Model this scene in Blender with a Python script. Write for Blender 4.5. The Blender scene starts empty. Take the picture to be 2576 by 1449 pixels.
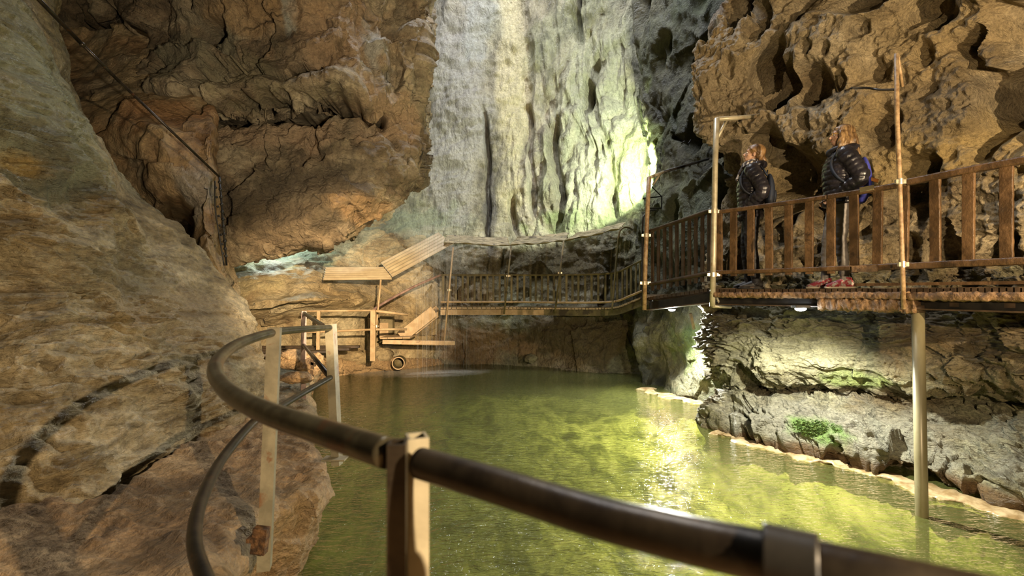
import bpy, math, random
import numpy as np
from mathutils import Vector, Matrix

random.seed(7)
SC = bpy.context.scene
COL = SC.collection
Q = 1.0
F = 1216.0; HX = 1288.0; HY = 735.0; CZ = 1.85     # focal length in px, principal column, horizon row, eye height over the water

def P(px, py, d):
    """point of the cave seen at photo pixel (px,py) that stands d metres in front of the tripod"""
    return ((px-HX)/F*d, d, CZ+(HY-py)/F*d)

# ------------------------------------------------------------------ noise (numpy)
def _h(ix, iy, iz, s):
    n = (ix*374761393 + iy*668265263 + iz*2147483647 + s*1274126177) & 0xffffffff
    n = ((n ^ (n >> 13))*1103515245) & 0xffffffff
    n = ((n ^ (n >> 15))*668265263) & 0xffffffff
    return (n ^ (n >> 16)) & 0xffffffff

def rnd(ix, iy, iz, s):
    return _h(ix, iy, iz, s)/4294967295.0

def vn(p, seed=0):
    """perlin noise, about -1..1"""
    i = np.floor(p).astype(np.int64); f = (p-i).astype(np.float32)
    u = f*f*f*(f*(f*6-15)+10)
    out = np.zeros(len(p), np.float32); k1 = np.float32(1/511.5)
    for dx in (0, 1):
        wx = u[:, 0] if dx else 1-u[:, 0]
        for dy in (0, 1):
            wy = u[:, 1] if dy else 1-u[:, 1]
            for dz in (0, 1):
                wz = u[:, 2] if dz else 1-u[:, 2]
                h = _h(i[:, 0]+dx, i[:, 1]+dy, i[:, 2]+dz, seed)
                gx = (h & 1023).astype(np.float32)*k1-1; gy = ((h >> 10) & 1023).astype(np.float32)*k1-1; gz = ((h >> 20) & 1023).astype(np.float32)*k1-1
                out += wx*wy*wz*(gx*(f[:, 0]-dx)+gy*(f[:, 1]-dy)+gz*(f[:, 2]-dz))
    return out*1.6

def fbm(p, oct=4, seed=0, gain=.5, lac=2.03):
    o = np.zeros(len(p)); a = 1.0
    for k in range(oct):
        o += a*vn(p, seed+k*17); p = p*lac; a *= gain
    return o

def ridge(p, oct=3, seed=0):
    o = np.zeros(len(p)); a = 1.0
    for k in range(oct):
        o += a*(1-np.abs(vn(p, seed+k*13))*2); p = p*2.07; a *= .5
    return o

def worley(p, seed=0, jit=.9):
    """F1 distance, F2-F1, facet value (random tilt about the cell centre), random per cell"""
    i = np.floor(p).astype(np.int64); p = p.astype(np.float32)
    f1 = np.full(len(p), 9.0, np.float32); f2 = f1.copy(); fac = np.zeros(len(p), np.float32); rc = fac.copy(); k = np.float32(1/1023)
    for dx in (-1, 0, 1):
        for dy in (-1, 0, 1):
            for dz in (-1, 0, 1):
                a, b, c = i[:, 0]+dx, i[:, 1]+dy, i[:, 2]+dz
                h = _h(a, b, c, seed); g = ((h ^ 0x9e3779b9)*668265263) & 0xffffffff; g ^= g >> 15
                vx = (a+.5).astype(np.float32)+jit*((h & 1023)*k-.5)-p[:, 0]
                vy = (b+.5).astype(np.float32)+jit*(((h >> 10) & 1023)*k-.5)-p[:, 1]
                vz = (c+.5).astype(np.float32)+jit*(((h >> 20) & 1023)*k-.5)-p[:, 2]
                d = np.sqrt(vx*vx+vy*vy+vz*vz)
                m = d < f1
                f2 = np.where(m, f1, np.minimum(f2, d))
                t = vx*((g & 1023)*k-.5)+vy*(((g >> 10) & 1023)*k-.5)+vz*(((g >> 20) & 1023)*k-.5)
                r = ((g >> 5) & 1023)*k
                fac = np.where(m, t+.5*(((h >> 5) & 1023)*k-.5), fac)
                rc = np.where(m, r, rc)
                f1 = np.where(m, d, f1)
    return f1.astype(float), (f2-f1).astype(float), fac.astype(float), rc.astype(float)

def saw(t, sharp=.14):
    """shingled layers: slow rise, quick fall"""
    f = t-np.floor(t); return np.where(f < 1-sharp, f/(1-sharp), (1-f)/sharp)

def sm(a, b, x):
    t = np.clip((x-a)/(b-a), 0, 1); return t*t*(3-2*t)

# ------------------------------------------------------------------ objects
def tag(o, label=None, cat=None, group=None, kind=None):
    if label: o['label'] = label
    if cat: o['category'] = cat
    if group: o['group'] = group
    if kind: o['kind'] = kind
    return o

def mesh_obj(name, v, f, mat, parent=None, smooth=True):
    me = bpy.data.meshes.new(name)
    v = np.asarray(v, dtype=np.float32)
    me.from_pydata([tuple(map(float, q)) for q in v] if len(v) < 5000 else v.tolist(), [], f)
    me.update()
    if smooth: me.polygons.foreach_set('use_smooth', [True]*len(me.polygons))
    if mat: me.materials.append(mat)
    o = bpy.data.objects.new(name, me); COL.objects.link(o)
    if parent:
        o.parent = parent
        o.matrix_parent_inverse = parent.matrix_world.inverted() if False else Matrix.Translation(-Vector(parent.location))
    return o

def empty(name, loc, **k):
    o = bpy.data.objects.new(name, None); COL.objects.link(o); o.location = loc
    o.empty_display_size = .1
    return tag(o, **k)

def grid_obj(name, V, mat, tint=None, parent=None):
    nv, nu = V.shape[:2]
    me = bpy.data.meshes.new(name)
    me.vertices.add(nv*nu); me.vertices.foreach_set('co', V.reshape(-1).astype(np.float32))
    idx = np.arange(nv*nu).reshape(nv, nu)
    q = np.stack([idx[:-1, :-1], idx[:-1, 1:], idx[1:, 1:], idx[1:, :-1]], -1).reshape(-1, 4)
    n = len(q)
    me.loops.add(n*4); me.loops.foreach_set('vertex_index', q.reshape(-1).astype(np.int32))
    me.polygons.add(n); me.polygons.foreach_set('loop_start', (np.arange(n)*4).astype(np.int32))
    me.polygons.foreach_set('use_smooth', np.ones(n, dtype=bool))
    me.update(calc_edges=True); me.validate()
    if tint is not None:
        a = me.color_attributes.new('stain_shade', 'FLOAT_COLOR', 'POINT')
        a.data.foreach_set('color', tint.reshape(-1).astype(np.float32))
    me.materials.append(mat)
    o = bpy.data.objects.new(name, me); COL.objects.link(o)
    if parent: o.parent = parent
    return o

def crom(n, R):
    """Catmull-Rom weights, n samples over R control rows"""
    W = np.zeros((n, R))
    for k, t in enumerate(np.linspace(0, R-1, n)):
        i = min(int(t), R-2); f = t-i
        w = (-.5*f+f*f-.5*f**3, 1-2.5*f*f+1.5*f**3, .5*f+2*f*f-1.5*f**3, -.5*f*f+.5*f**3)
        for j, x in zip((i-1, i, i+1, i+2), w):
            W[k, min(max(j, 0), R-1)] += x
    return W

def rock(name, ctrl, nv, nu, disp, mat, stain_shade=None, raw=False, lin=False):
    """ctrl: rows of (px,py,d) seen from the tripod (or raw xyz); a smooth sheet through them, roughened by disp(p,u,v)"""
    nv = int(nv*Q); nu = int(nu*Q)
    C = np.array([[c if raw else P(*c) for c in r] for r in ctrl], dtype=float)
    A = crom(nv, C.shape[0]); B = crom(nu, C.shape[1])
    V = np.stack([A @ C[:, :, c] @ B.T for c in range(3)], -1)
    du = np.gradient(V, axis=1); dv = np.gradient(V, axis=0)
    N = np.cross(du, dv); N /= np.linalg.norm(N, axis=-1, keepdims=True)+1e-9
    ctr = V-np.array([0, 0, CZ])
    if (N*ctr).sum() > 0: N = -N
    p = V.reshape(-1, 3)
    vv, uu = np.meshgrid(np.linspace(0, 1, nv), np.linspace(0, 1, nu), indexing='ij')
    d = disp(p, uu.reshape(-1), vv.reshape(-1))
    if isinstance(d, tuple):
        V = (p + N.reshape(-1, 3)*d[0][:, None] + d[1]).reshape(nv, nu, 3)
    else:
        V = (p + N.reshape(-1, 3)*d[:, None]).reshape(nv, nu, 3)
    t = np.zeros((nv*nu, 4)); t[:, 3] = 0
    if stain_shade is not None:
        t = stain_shade(V.reshape(-1, 3), t)
    o = grid_obj(name, V, mat, t)
    o['kind'] = 'structure'
    return o

def blob(t, p, c, r, col, a=1.0, seed=5, ns=2.0, amp=.5):
    """a patch of colour (algae, lime, rust, in places painted shade) with a ragged outline round point c; r is a radius or three radii"""
    rr_ = np.array(r if hasattr(r, '__len__') else (r, r, r))
    near = (np.abs(p-np.array(c)) < rr_*(1.2+amp*1.6)).all(1)
    if not near.all():
        t[near] = blob(t[near], p[near], c, r, col, a, seed, ns, amp) if near.sum() else t[near]
        return t
    q = (p-np.array(c))/rr_
    d = np.sqrt((q*q).sum(1))+amp*fbm(p*ns, 3, seed)
    w = (1-sm(.55, 1.15, d))*a
    keep = t[:, 3]
    na = w+keep*(1-w)
    for k in range(3):
        t[:, k] = np.where(na > 1e-5, (col[k]*w+t[:, k]*keep*(1-w))/np.maximum(na, 1e-5), 0)
    t[:, 3] = na
    return t

class MB:
    def __init__(s): s.v = []; s.f = []
    def add(s, v, f):
        b = len(s.v); s.v += [tuple(q) for q in v]; s.f += [tuple(i+b for i in q) for q in f]
    def tube(s, pts, r, n=12, cap=True):
        pts = [Vector(p) for p in pts]; rr = r if hasattr(r, '__len__') else [r]*len(pts)
        t0 = (pts[1]-pts[0]).normalized()
        up = Vector((0, 0, 1)) if abs(t0.z) < .9 else Vector((1, 0, 0))
        a = (up-t0*up.dot(t0)).normalized(); V = []
        for i, p in enumerate(pts):
            t = (pts[min(i+1, len(pts)-1)]-pts[max(i-1, 0)]).normalized()
            a = (a-t*a.dot(t)).normalized(); b = t.cross(a)
            for k in range(n):
                g = 2*math.pi*k/n
                V.append(p+(a*math.cos(g)+b*math.sin(g))*rr[i])
        Fc = []
        for i in range(len(pts)-1):
            for k in range(n):
                k2 = (k+1) % n
                Fc.append((i*n+k, i*n+k2, (i+1)*n+k2, (i+1)*n+k))
        if cap:
            Fc.append(tuple(range(n-1, -1, -1))); Fc.append(tuple(range((len(pts)-1)*n, len(pts)*n)))
        s.add(V, Fc); return s
    def beam(s, a, b, w, h, up=(0, 0, 1)):
        """rectangular bar from a to b: w across, h along up"""
        a = Vector(a); b = Vector(b); t = (b-a).normalized(); up = Vector(up)
        u = (up-t*up.dot(t)).normalized(); c = t.cross(u)
        V = []
        for p in (a, b):
            for i, j in ((-1, -1), (1, -1), (1, 1), (-1, 1)):
                V.append(p+c*(w/2*i)+u*(h/2*j))
        s.add(V, [(0, 1, 2, 3), (7, 6, 5, 4), (0, 4, 5, 1), (1, 5, 6, 2), (2, 6, 7, 3), (3, 7, 4, 0)]); return s
    def ball(s, c, r, n=10, m=14, sc=(1, 1, 1), rot=None):
        c = Vector(c); V = []; Fc = []
        for i in range(n+1):
            th = math.pi*i/n
            for k in range(m):
                ph = 2*math.pi*k/m
                q = Vector((math.sin(th)*math.cos(ph)*sc[0], math.sin(th)*math.sin(ph)*sc[1], math.cos(th)*sc[2]))*r
                V.append(c+(rot @ q if rot else q))
        for i in range(n):
            for k in range(m):
                k2 = (k+1) % m
                Fc.append((i*m+k, (i+1)*m+k, (i+1)*m+k2, i*m+k2))
        s.add(V, Fc); return s
    def lathe(s, base, axis, prof, n=20):
        """prof: (distance along axis, radius)"""
        base = Vector(base); axis = Vector(axis).normalized()
        s.tube([base+axis*d for d, r in prof], [r for d, r in prof], n); return s
    def build(s, name, mat, parent=None, smooth=False, bevel=0, label=None, **k):
        o = mesh_obj(name, s.v, s.f, mat, parent, smooth)
        if smooth == 'auto':
            pass
        if bevel:
            m = o.modifiers.new('b', 'BEVEL'); m.width = bevel; m.segments = 2; m.limit_method = 'ANGLE'
        tag(o, label=label, **k)
        return o

def spline(pts, n=12):
    pts = [Vector(p) for p in pts]; R = len(pts)
    N = (R-1)*n+1; W = crom(N, R)
    A = W @ np.array([tuple(p) for p in pts])
    return [Vector(q) for q in A]

# ------------------------------------------------------------------ materials
def newmat(name):
    m = bpy.data.materials.new(name); m.use_nodes = True
    nt = m.node_tree; nt.nodes.clear()
    out = nt.nodes.new('ShaderNodeOutputMaterial')
    return m, nt, out

def N_(nt, typ, **kw):
    n = nt.nodes.new(typ)
    for k, v in kw.items():
        if k.startswith('_'): setattr(n, k[1:], v)
    for k, v in kw.items():
        if not k.startswith('_'):
            n.inputs[k.replace('__', ' ')].default_value = v
    return n

def ramp(nt, src, stops, interp='LINEAR'):
    r = nt.nodes.new('ShaderNodeValToRGB'); r.color_ramp.interpolation = interp
    e = r.color_ramp.elements
    while len(e) > 1: e.remove(e[-1])
    e[0].position = stops[0][0]; e[0].color = (*stops[0][1], 1)
    for p, c in stops[1:]:
        x = e.new(p); x.color = (*c, 1)
    nt.links.new(src, r.inputs[0]); return r.outputs[0]

def g3(v): return (v, v, v)

def mixc(nt, fac, a, b, mode='MIX'):
    m = nt.nodes.new('ShaderNodeMix'); m.data_type = 'RGBA'; m.blend_type = mode
    if hasattr(fac, 'links') or hasattr(fac, 'is_linked'): nt.links.new(fac, m.inputs[0])
    else: m.inputs[0].default_value = fac
    for s, i in ((a, 6), (b, 7)):
        if isinstance(s, tuple): m.inputs[i].default_value = (*s, 1)
        else: nt.links.new(s, m.inputs[i])
    return m.outputs[2]

def coords(nt, scale=(1, 1, 1), rot=(0, 0, 0)):
    g = nt.nodes.new('ShaderNodeNewGeometry')
    mp = nt.nodes.new('ShaderNodeMapping'); mp.inputs['Scale'].default_value = scale; mp.inputs['Rotation'].default_value = rot
    nt.links.new(g.outputs['Position'], mp.inputs[0]); return mp.outputs[0]

def noise(nt, vec, scale, detail=5, rough=.6, dist=0):
    n = nt.nodes.new('ShaderNodeTexNoise'); n.inputs['Scale'].default_value = scale
    n.inputs['Detail'].default_value = detail; n.inputs['Roughness'].default_value = rough; n.inputs['Distortion'].default_value = dist
    nt.links.new(vec, n.inputs['Vector']); return n.outputs[0]

def math_(nt, op, a, b=None, clamp=False):
    m = nt.nodes.new('ShaderNodeMath'); m.operation = op; m.use_clamp = clamp
    for i, s in enumerate((a, b)):
        if s is None: continue
        if isinstance(s, (int, float)): m.inputs[i].default_value = s
        else: nt.links.new(s, m.inputs[i])
    return m.outputs[0]

def rockmat(name, cols, sc=1.0, aniso=(1, 1, 1), rough=(.35, .75), bump=.5, bscale=1.0, crack=0.0, crack_scale=1.5, speck=.3, spec=.5, bdist=.03):
    """cols: dark, mid, light, accent pigment"""
    m, nt, out = newmat(name)
    L = nt.links.new
    v = coords(nt, aniso); w = coords(nt)
    n1 = noise(nt, v, 1.1*sc, 5, .62, .6); n2 = noise(nt, v, 4.5*sc, 4, .65, .3); n3 = noise(nt, w, 28*sc, 3, .7)
    base = ramp(nt, n1, [(.3, cols[0]), (.46, cols[1]), (.62, cols[2])])
    acc = ramp(nt, noise(nt, w, .7*sc, 2, .6, .4), [(.5, g3(0)), (.66, g3(1))])
    base = mixc(nt, acc, base, cols[3])
    base = mixc(nt, .8, base, ramp(nt, n2, [(.3, g3(.35)), (.5, g3(.95)), (.7, g3(1.4))]), 'MULTIPLY')
    base = mixc(nt, speck, base, ramp(nt, n3, [(.35, g3(.3)), (.5, g3(1)), (.65, g3(1.45))]), 'MULTIPLY')
    at = nt.nodes.new('ShaderNodeAttribute'); at.attribute_name = 'stain_shade'
    stf = math_(nt, 'MULTIPLY', at.outputs['Alpha'], ramp(nt, n2, [(.25, g3(.45)), (.5, g3(1))]))
    stc = mixc(nt, .6, at.outputs['Color'], ramp(nt, n3, [(.3, g3(.5)), (.7, g3(1.4))]), 'MULTIPLY')
    base = mixc(nt, stf, base, stc)
    rd = math_(nt, 'SUBTRACT', 1.0, math_(nt, 'ABSOLUTE', math_(nt, 'MULTIPLY', math_(nt, 'SUBTRACT', noise(nt, v, 7*bscale, 4, .6, .5), .5), 4)))
    hb = math_(nt, 'ADD', math_(nt, 'MULTIPLY', rd, .45), math_(nt, 'MULTIPLY', noise(nt, w, 22*bscale, 6, .72), .8))
    if crack:
        vo = nt.nodes.new('ShaderNodeTexVoronoi'); vo.feature = 'DISTANCE_TO_EDGE'; vo.inputs['Scale'].default_value = crack_scale
        nz = nt.nodes.new('ShaderNodeTexNoise'); nz.inputs['Scale'].default_value = 1.7; nz.inputs['Detail'].default_value = 5; L(w, nz.inputs['Vector'])
        ad = nt.nodes.new('ShaderNodeMix'); ad.data_type = 'VECTOR'; ad.inputs[0].default_value = .4
        L(v, ad.inputs[4]); L(nz.outputs['Color'], ad.inputs[5]); L(ad.outputs[1], vo.inputs['Vector'])
        ck = ramp(nt, vo.outputs[0], [(0, g3(0)), (.02, g3(1))])
        gate = ramp(nt, noise(nt, w, 1.3, 3), [(.45, g3(0)), (.6, g3(1))])
        ck = mixc(nt, gate, g3(1), ck)
        base = mixc(nt, crack, base, mixc(nt, .8, base, ck, 'MULTIPLY'))
        hb = math_(nt, 'ADD', hb, math_(nt, 'MULTIPLY', ck, .8*crack))
    b = nt.nodes.new('ShaderNodeBump'); b.inputs['Strength'].default_value = bump; b.inputs['Distance'].default_value = bdist
    L(hb, b.inputs['Height'])
    s = nt.nodes.new('ShaderNodeBsdfPrincipled')
    L(base, s.inputs['Base Color']); L(b.outputs[0], s.inputs['Normal'])
    rr = nt.nodes.new('ShaderNodeMapRange'); rr.inputs[1].default_value = .35; rr.inputs[2].default_value = .65
    rr.inputs[3].default_value = rough[0]; rr.inputs[4].default_value = rough[1]
    L(noise(nt, w, 2.3*sc, 2), rr.inputs[0]); L(rr.outputs[0], s.inputs['Roughness'])
    s.inputs['Specular IOR Level'].default_value = spec
    L(s.outputs[0], out.inputs[0])
    return m

def simplemat(name, c1, c2, scale=10, rough=.5, metal=0, bump=.2, aniso=(1, 1, 1), bscale=30, extra=None, dist=.004, lo=.4, hi=.62):
    m, nt, out = newmat(name); L = nt.links.new
    v = coords(nt, aniso)
    c = ramp(nt, noise(nt, v, scale, 5, .6, .3), [(lo, c1), (hi, c2)])
    if extra:      # (colour, scale, threshold) patches such as rust
        c = mixc(nt, ramp(nt, noise(nt, v, extra[1], 5, .65, .5), [(extra[2], g3(0)), (extra[2]+.07, g3(1))]), c, extra[0])
    s = nt.nodes.new('ShaderNodeBsdfPrincipled'); L(c, s.inputs['Base Color'])
    s.inputs['Roughness'].default_value = rough; s.inputs['Metallic'].default_value = metal
    if bump:
        b = nt.nodes.new('ShaderNodeBump'); b.inputs['Strength'].default_value = bump; b.inputs['Distance'].default_value = dist
        L(noise(nt, v, bscale, 5, .6), b.inputs['Height']); L(b.outputs[0], s.inputs['Normal'])
    L(s.outputs[0], out.inputs[0]); return m
# ================================================================== ROCK PIGMENTS
M = {}
M['left'] = rockmat('ochre_limestone', ((.15,.11,.055),(.42,.32,.17),(.62,.51,.32),(.38,.33,.2)), sc=.9, aniso=(1,1,2.6), rough=(.25,.55), bump=1, speck=.4, bdist=.055)
M['arch'] = rockmat('brown_limestone', ((.09,.065,.035),(.29,.21,.12),(.46,.37,.23),(.28,.22,.13)), sc=.8, aniso=(1,1,1.5), rough=(.35,.7), bump=.9, crack=.8, crack_scale=.9, bdist=.06)
M['ridge'] = rockmat('pale_ochre_limestone', ((.22,.12,.05),(.42,.27,.13),(.52,.38,.2),(.36,.3,.2)), sc=.9, rough=(.35,.7), bump=.9, crack=.5, crack_scale=1.1, bdist=.05)
M['shaft'] = rockmat('grey_flowstone', ((.10,.09,.06),(.30,.27,.19),(.50,.45,.33),(.32,.32,.2)), sc=.55, aniso=(1.6,1.6,.7), rough=(.3,.6), bump=.9, bscale=.6, bdist=.09, crack=.3, crack_scale=.5)
M['backleft'] = rockmat('cream_limestone', ((.30,.2,.1),(.52,.40,.22),(.66,.55,.34),(.45,.33,.17)), sc=.8, rough=(.3,.6), bump=.9, crack=.6, crack_scale=.8, bdist=.06)
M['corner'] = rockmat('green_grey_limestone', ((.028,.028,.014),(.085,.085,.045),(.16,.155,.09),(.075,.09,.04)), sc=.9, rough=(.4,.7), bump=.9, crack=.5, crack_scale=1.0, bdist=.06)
M['pitted'] = rockmat('pitted_brown_rock', ((.16,.11,.06),(.37,.29,.17),(.52,.43,.28),(.40,.30,.15)), sc=1.2, rough=(.45,.75), bump=1, bscale=1.3, bdist=.05, speck=.5)
M['low'] = rockmat('wet_grey_limestone', ((.05,.045,.025),(.20,.18,.10),(.36,.34,.22),(.17,.13,.07)), sc=1.3, aniso=(1,1,3), rough=(.3,.65), bump=1, bdist=.045, speck=.5)
M['path'] = rockmat('mud_brown_rock', ((.17,.095,.04),(.46,.29,.14),(.64,.43,.22),(.33,.20,.09)), sc=1.4, aniso=(1,.6,1), rough=(.4,.75), bump=1, bdist=.06, speck=.5)

# ================================================================== CAVE WALLS
def d_left(p, u, v):
    q = p*np.array([.9, .9, 1.0])
    w = fbm(p*.8, 3, 3)
    s = np.stack([p[:, 0]*1.3+w*.6, p[:, 1]*1.3, p[:, 2]*5.2+w*1.6+p[:, 1]*.7], 1)
    lay = ridge(s, 3, 21)
    s2 = np.stack([p[:, 0]*2.6+w*1.2, p[:, 1]*2.6, p[:, 2]*13+w*3+p[:, 1]*1.6], 1); lay2 = 1-2*np.abs(vn(s2, 27))
    scal = vn(np.stack([p[:, 0]*4, p[:, 1]*4.0, p[:, 2]*10+w*3], 1), 8)
    hz = np.stack([p[:, 0]*1.1, p[:, 1]*1.1, p[:, 2]*2.2], 1)
    sw = saw(-(p[:, 2]*7.5+p[:, 1]*.9+1.1*fbm(hz*1.5, 4, 71)+.5*w))*sm(-.35, .25, vn(hz*1.3, 72))
    sw2 = saw(-(p[:, 2]*17+p[:, 1]*2+1.4*fbm(hz*2.4, 3, 73)))*sm(-.3, .3, vn(hz*2.1, 74))
    low = 1-sm(2.6, 3.9, p[:, 2])
    smooth_end = sm(4.3, 4.9, p[:, 1])          # the far end of this rock is worn smooth
    big = .22*fbm(p*.55, 4, 1)
    return big+(.05*lay+.02*lay2+.03*scal+.075*sw+.032*sw2)*(.45+.55*low)*(1-.75*smooth_end)+.02*fbm(p*5, 3, 9)-.12*sm(.35, .6, vn(p*np.array([1, 1, 1.4])*.9, 44))
CL = [
 [(-1400,-600,2.2),(-700,-600,3.2),(-200,-600,4.0),(-80,-600,4.4),(10,-600,4.8),(40,-600,5.3),(30,-600,6.4),(-40,-600,8)],
 [(-1400,-300,2.1),(-700,-300,3.1),(-200,-300,3.9),(-40,-300,4.3),(50,-300,4.7),(85,-300,5.3),(80,-300,6.3),(10,-300,8)],
 [(-1400,0,2.0),(-700,0,2.9),(-150,0,3.6),(10,0,4.0),(95,0,4.6),(135,0,5.2),(130,0,6.2),(60,0,8)],
 [(-1400,170,1.9),(-700,170,2.8),(-100,170,3.4),(50,170,3.8),(140,170,4.5),(180,170,5.2),(172,170,6.2),(100,170,8)],
 [(-1400,330,1.85),(-700,330,2.65),(-100,330,3.3),(80,330,3.7),(170,330,4.2),(220,330,4.7),(246,330,5.4),(200,330,7)],
 [(-1400,490,1.8),(-700,490,2.5),(-100,490,3.2),(130,490,3.7),(250,490,4.2),(320,490,4.7),(354,490,5.5),(300,490,7)],
 [(-1400,610,1.75),(-700,610,2.4),(-100,610,3.15),(180,610,3.75),(340,610,4.4),(440,610,4.9),(482,610,5.7),(430,610,7)],
 [(-1400,740,1.7),(-700,740,2.3),(-100,740,3.1),(200,740,3.75),(400,740,4.45),(525,740,5.0),(577,740,5.8),(520,740,7)],
 [(-1400,900,1.6),(-700,900,2.1),(-100,880,2.95),(220,860,3.6),(430,860,4.3),(575,860,4.9),(622,860,5.7),(560,860,7)],
 [(-1400,1300,1.35),(-700,1200,1.85),(-100,1050,2.7),(230,1000,3.35),(440,960,4.1),(605,960,4.75),(652,955,5.6),(600,940,7)],
 [(-1400,1950,1.2),(-700,1640,1.6),(-100,1335,2.42),(232,1215,3.0),(440,1106,3.9),(632,1046,4.65),(664,1000,5.5),(610,950,7)],
 [(-1400,2400,1.2),(-700,2000,1.55),(-100,1500,2.3),(240,1330,2.95),(445,1200,3.85),(640,1120,4.6),(670,1060,5.5),(620,1000,7)],
]
def s_left(p, t):
    t = blob(t, p, P(120, 400, 3.8), (.5, .6, .55), (.16,.17,.12), .8)
    t = blob(t, p, P(100, 250, 3.9), (.7, .8, .7), (.36,.37,.24), .8, seed=8)
    t = blob(t, p, P(60, 90, 4.1), (.7, .8, .8), (.40,.42,.28), .7, seed=18)
    t = blob(t, p, P(60, 420, 3.5), (.12, .3, .12), (.62,.44,.16), .8, seed=9)
    t = blob(t, p, P(330, 890, 4.0), (.25, .5, .5), (.52,.34,.13), .6, seed=2)
    t = blob(t, p, P(500, 860, 4.6), (.6, .8, .8), (.47,.36,.21), .8, seed=4)
    t = blob(t, p, P(380, 680, 4.4), (.4, .5, .25), (.24,.2,.12), .6, seed=41)
    return t
rock('wall_left', CL, 520, 620, d_left, M['left'], s_left)

def d_ridge(p, u, v):
    f1, f21, fac, rc = worley(p*1.15+.25*fbm(p*1.5, 2, 5)[:, None], 31)
    c = np.array(P(452, 575, 6.8)); q = (p-c); 
    # the oval hollow
    e = np.sqrt(((q[:, 0]-.25*q[:, 2]*-1)/.34)**2+(q[:, 2]/.42)**2)+.25*fbm(p*2.5, 2, 8)
    hole = 1.8*(1-sm(.5, 1.05, e))*(1-sm(.72, .84, u))*(q[:, 1] < 1.2)
    c2 = np.array(P(487, 406, 6.5)); q2 = p-c2
    e2 = np.sqrt((q2[:, 0]/.14)**2+(q2[:, 2]/.05)**2)
    return .16*fac+.14*fbm(p*.9, 4, 6)+.03*fbm(p*4, 3, 16), np.stack([-.55*hole, .83*hole, 0*hole], 1)
CR = [
 [(60,60,9.6),(180,60,9.6),(300,60,9.4),(400,60,9.4),(480,60,9.4),(520,60,9.6),(505,60,10.2)],
 [(80,150,9.4),(200,150,9.2),(300,150,8.9),(400,150,8.8),(480,150,8.8),(520,150,9),(500,150,9.8)],
 [(120,250,8.2),(255,250,7.8),(365,250,7.5),(440,250,7.5),(500,250,7.6),(532,250,7.9),(518,250,9.2)],
 [(150,320,7.3),(280,320,7.1),(378,320,6.5),(445,320,6.6),(505,320,6.8),(540,320,7.0),(530,320,8.6)],
 [(200,430,6.9),(320,430,7.0),(405,430,6.4),(450,430,6.35),(500,430,6.5),(540,430,6.75),(535,430,8.4)],
 [(280,540,6.9),(350,540,7.1),(430,540,6.9),(478,540,6.4),(518,540,6.3),(542,540,6.55),(545,540,8.2)],
 [(350,640,6.7),(430,640,6.8),(480,640,6.5),(520,640,6.1),(546,640,6.2),(558,640,6.5),(560,640,8)],
 [(400,740,6.4),(480,740,6.3),(530,740,6.1),(560,740,6.0),(582,740,6.1),(592,740,6.4),(590,740,8)],
 [(450,860,6.2),(540,860,6.0),(580,860,5.95),(608,860,5.95),(628,860,6.05),(638,860,6.3),(630,860,7.7)],
 [(500,1060,5.7),(580,1060,5.8),(620,1060,5.8),(648,1060,5.9),(664,1060,6.0),(672,1060,6.2),(655,1060,7.6)],
]
rock('wall_left_inner', CR, 420, 260, d_ridge, M['ridge'],
     lambda p, t: blob(blob(t, p, P(400, 300, 7.2), (.8, .9, .5), (.36,.17,.06), .7), p, P(480, 470, 6.4), (.35, .5, .5), (.36,.33,.27), .7, seed=12))

def d_arch(p, u, v):
    wv = .35*fbm(p*.8, 3, 2)
    f1, f21, fac, rc = worley(np.stack([p[:, 0]*.62, p[:, 1]*.62, p[:, 2]*.85], 1)+wv[:, None], 71)
    g1, g21, gac, gc = worley(np.stack([p[:, 0]*1.9+wv, p[:, 1]*1.9, p[:, 2]*3.0], 1), 91)
    
    z = p[:, 2]; x = p[:, 0]
    zc = 1.85+(735-275)/1216*8.0 + .12*vn(np.stack([x*1.6, x*0, x*0], 1), 5) + .05*vn(np.stack([x*5, x*0, x*0], 1), 6)
    gate_ = sm(-6.3, -5.9, x)*(1-sm(-2.6, -2.2, x))
    band = np.exp(-((z-zc)/.13)**4)*gate_; lip = np.exp(-((z-zc-.26)/.17)**2)*gate_
    flow = ridge(np.stack([x*3+wv*2, p[:, 1]*3, z*.7], 1), 2, 55)*sm(3.6, 4.4, z)*sm(-3.8, -3.2, x)
    def hole(px, py, d, rx, rz, dep):
        c = np.array(P(px, py, d)); q = p-c
        e = np.sqrt((q[:, 0]/rx)**2+(q[:, 2]/rz)**2)+.15*fbm(p*3, 2, 9)
        return -dep*(1-sm(.55, 1.1, e))
    bk = 1.7*band-(hole(505, 75, 8.2, .45, .22, 2.0)+hole(800, 195, 8, .34, .13, 1.6)+hole(980, 190, 8.6, .12, .5, .3)+hole(240, 190, 9.3, 1.15, 1.35, 3.0))
    gac2 = worley(np.stack([p[:, 0]*3.6, p[:, 1]*3.6, p[:, 2]*5.0], 1), 95)[2]
    return (.42*fac+.15*gac+.05*gac2+.16*fbm(p*.7, 4, 7)+.03*fbm(p*6, 3, 19)+.24*lip+.10*flow, np.stack([-.15*bk, 1.0*bk, .15*bk], 1))
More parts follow.
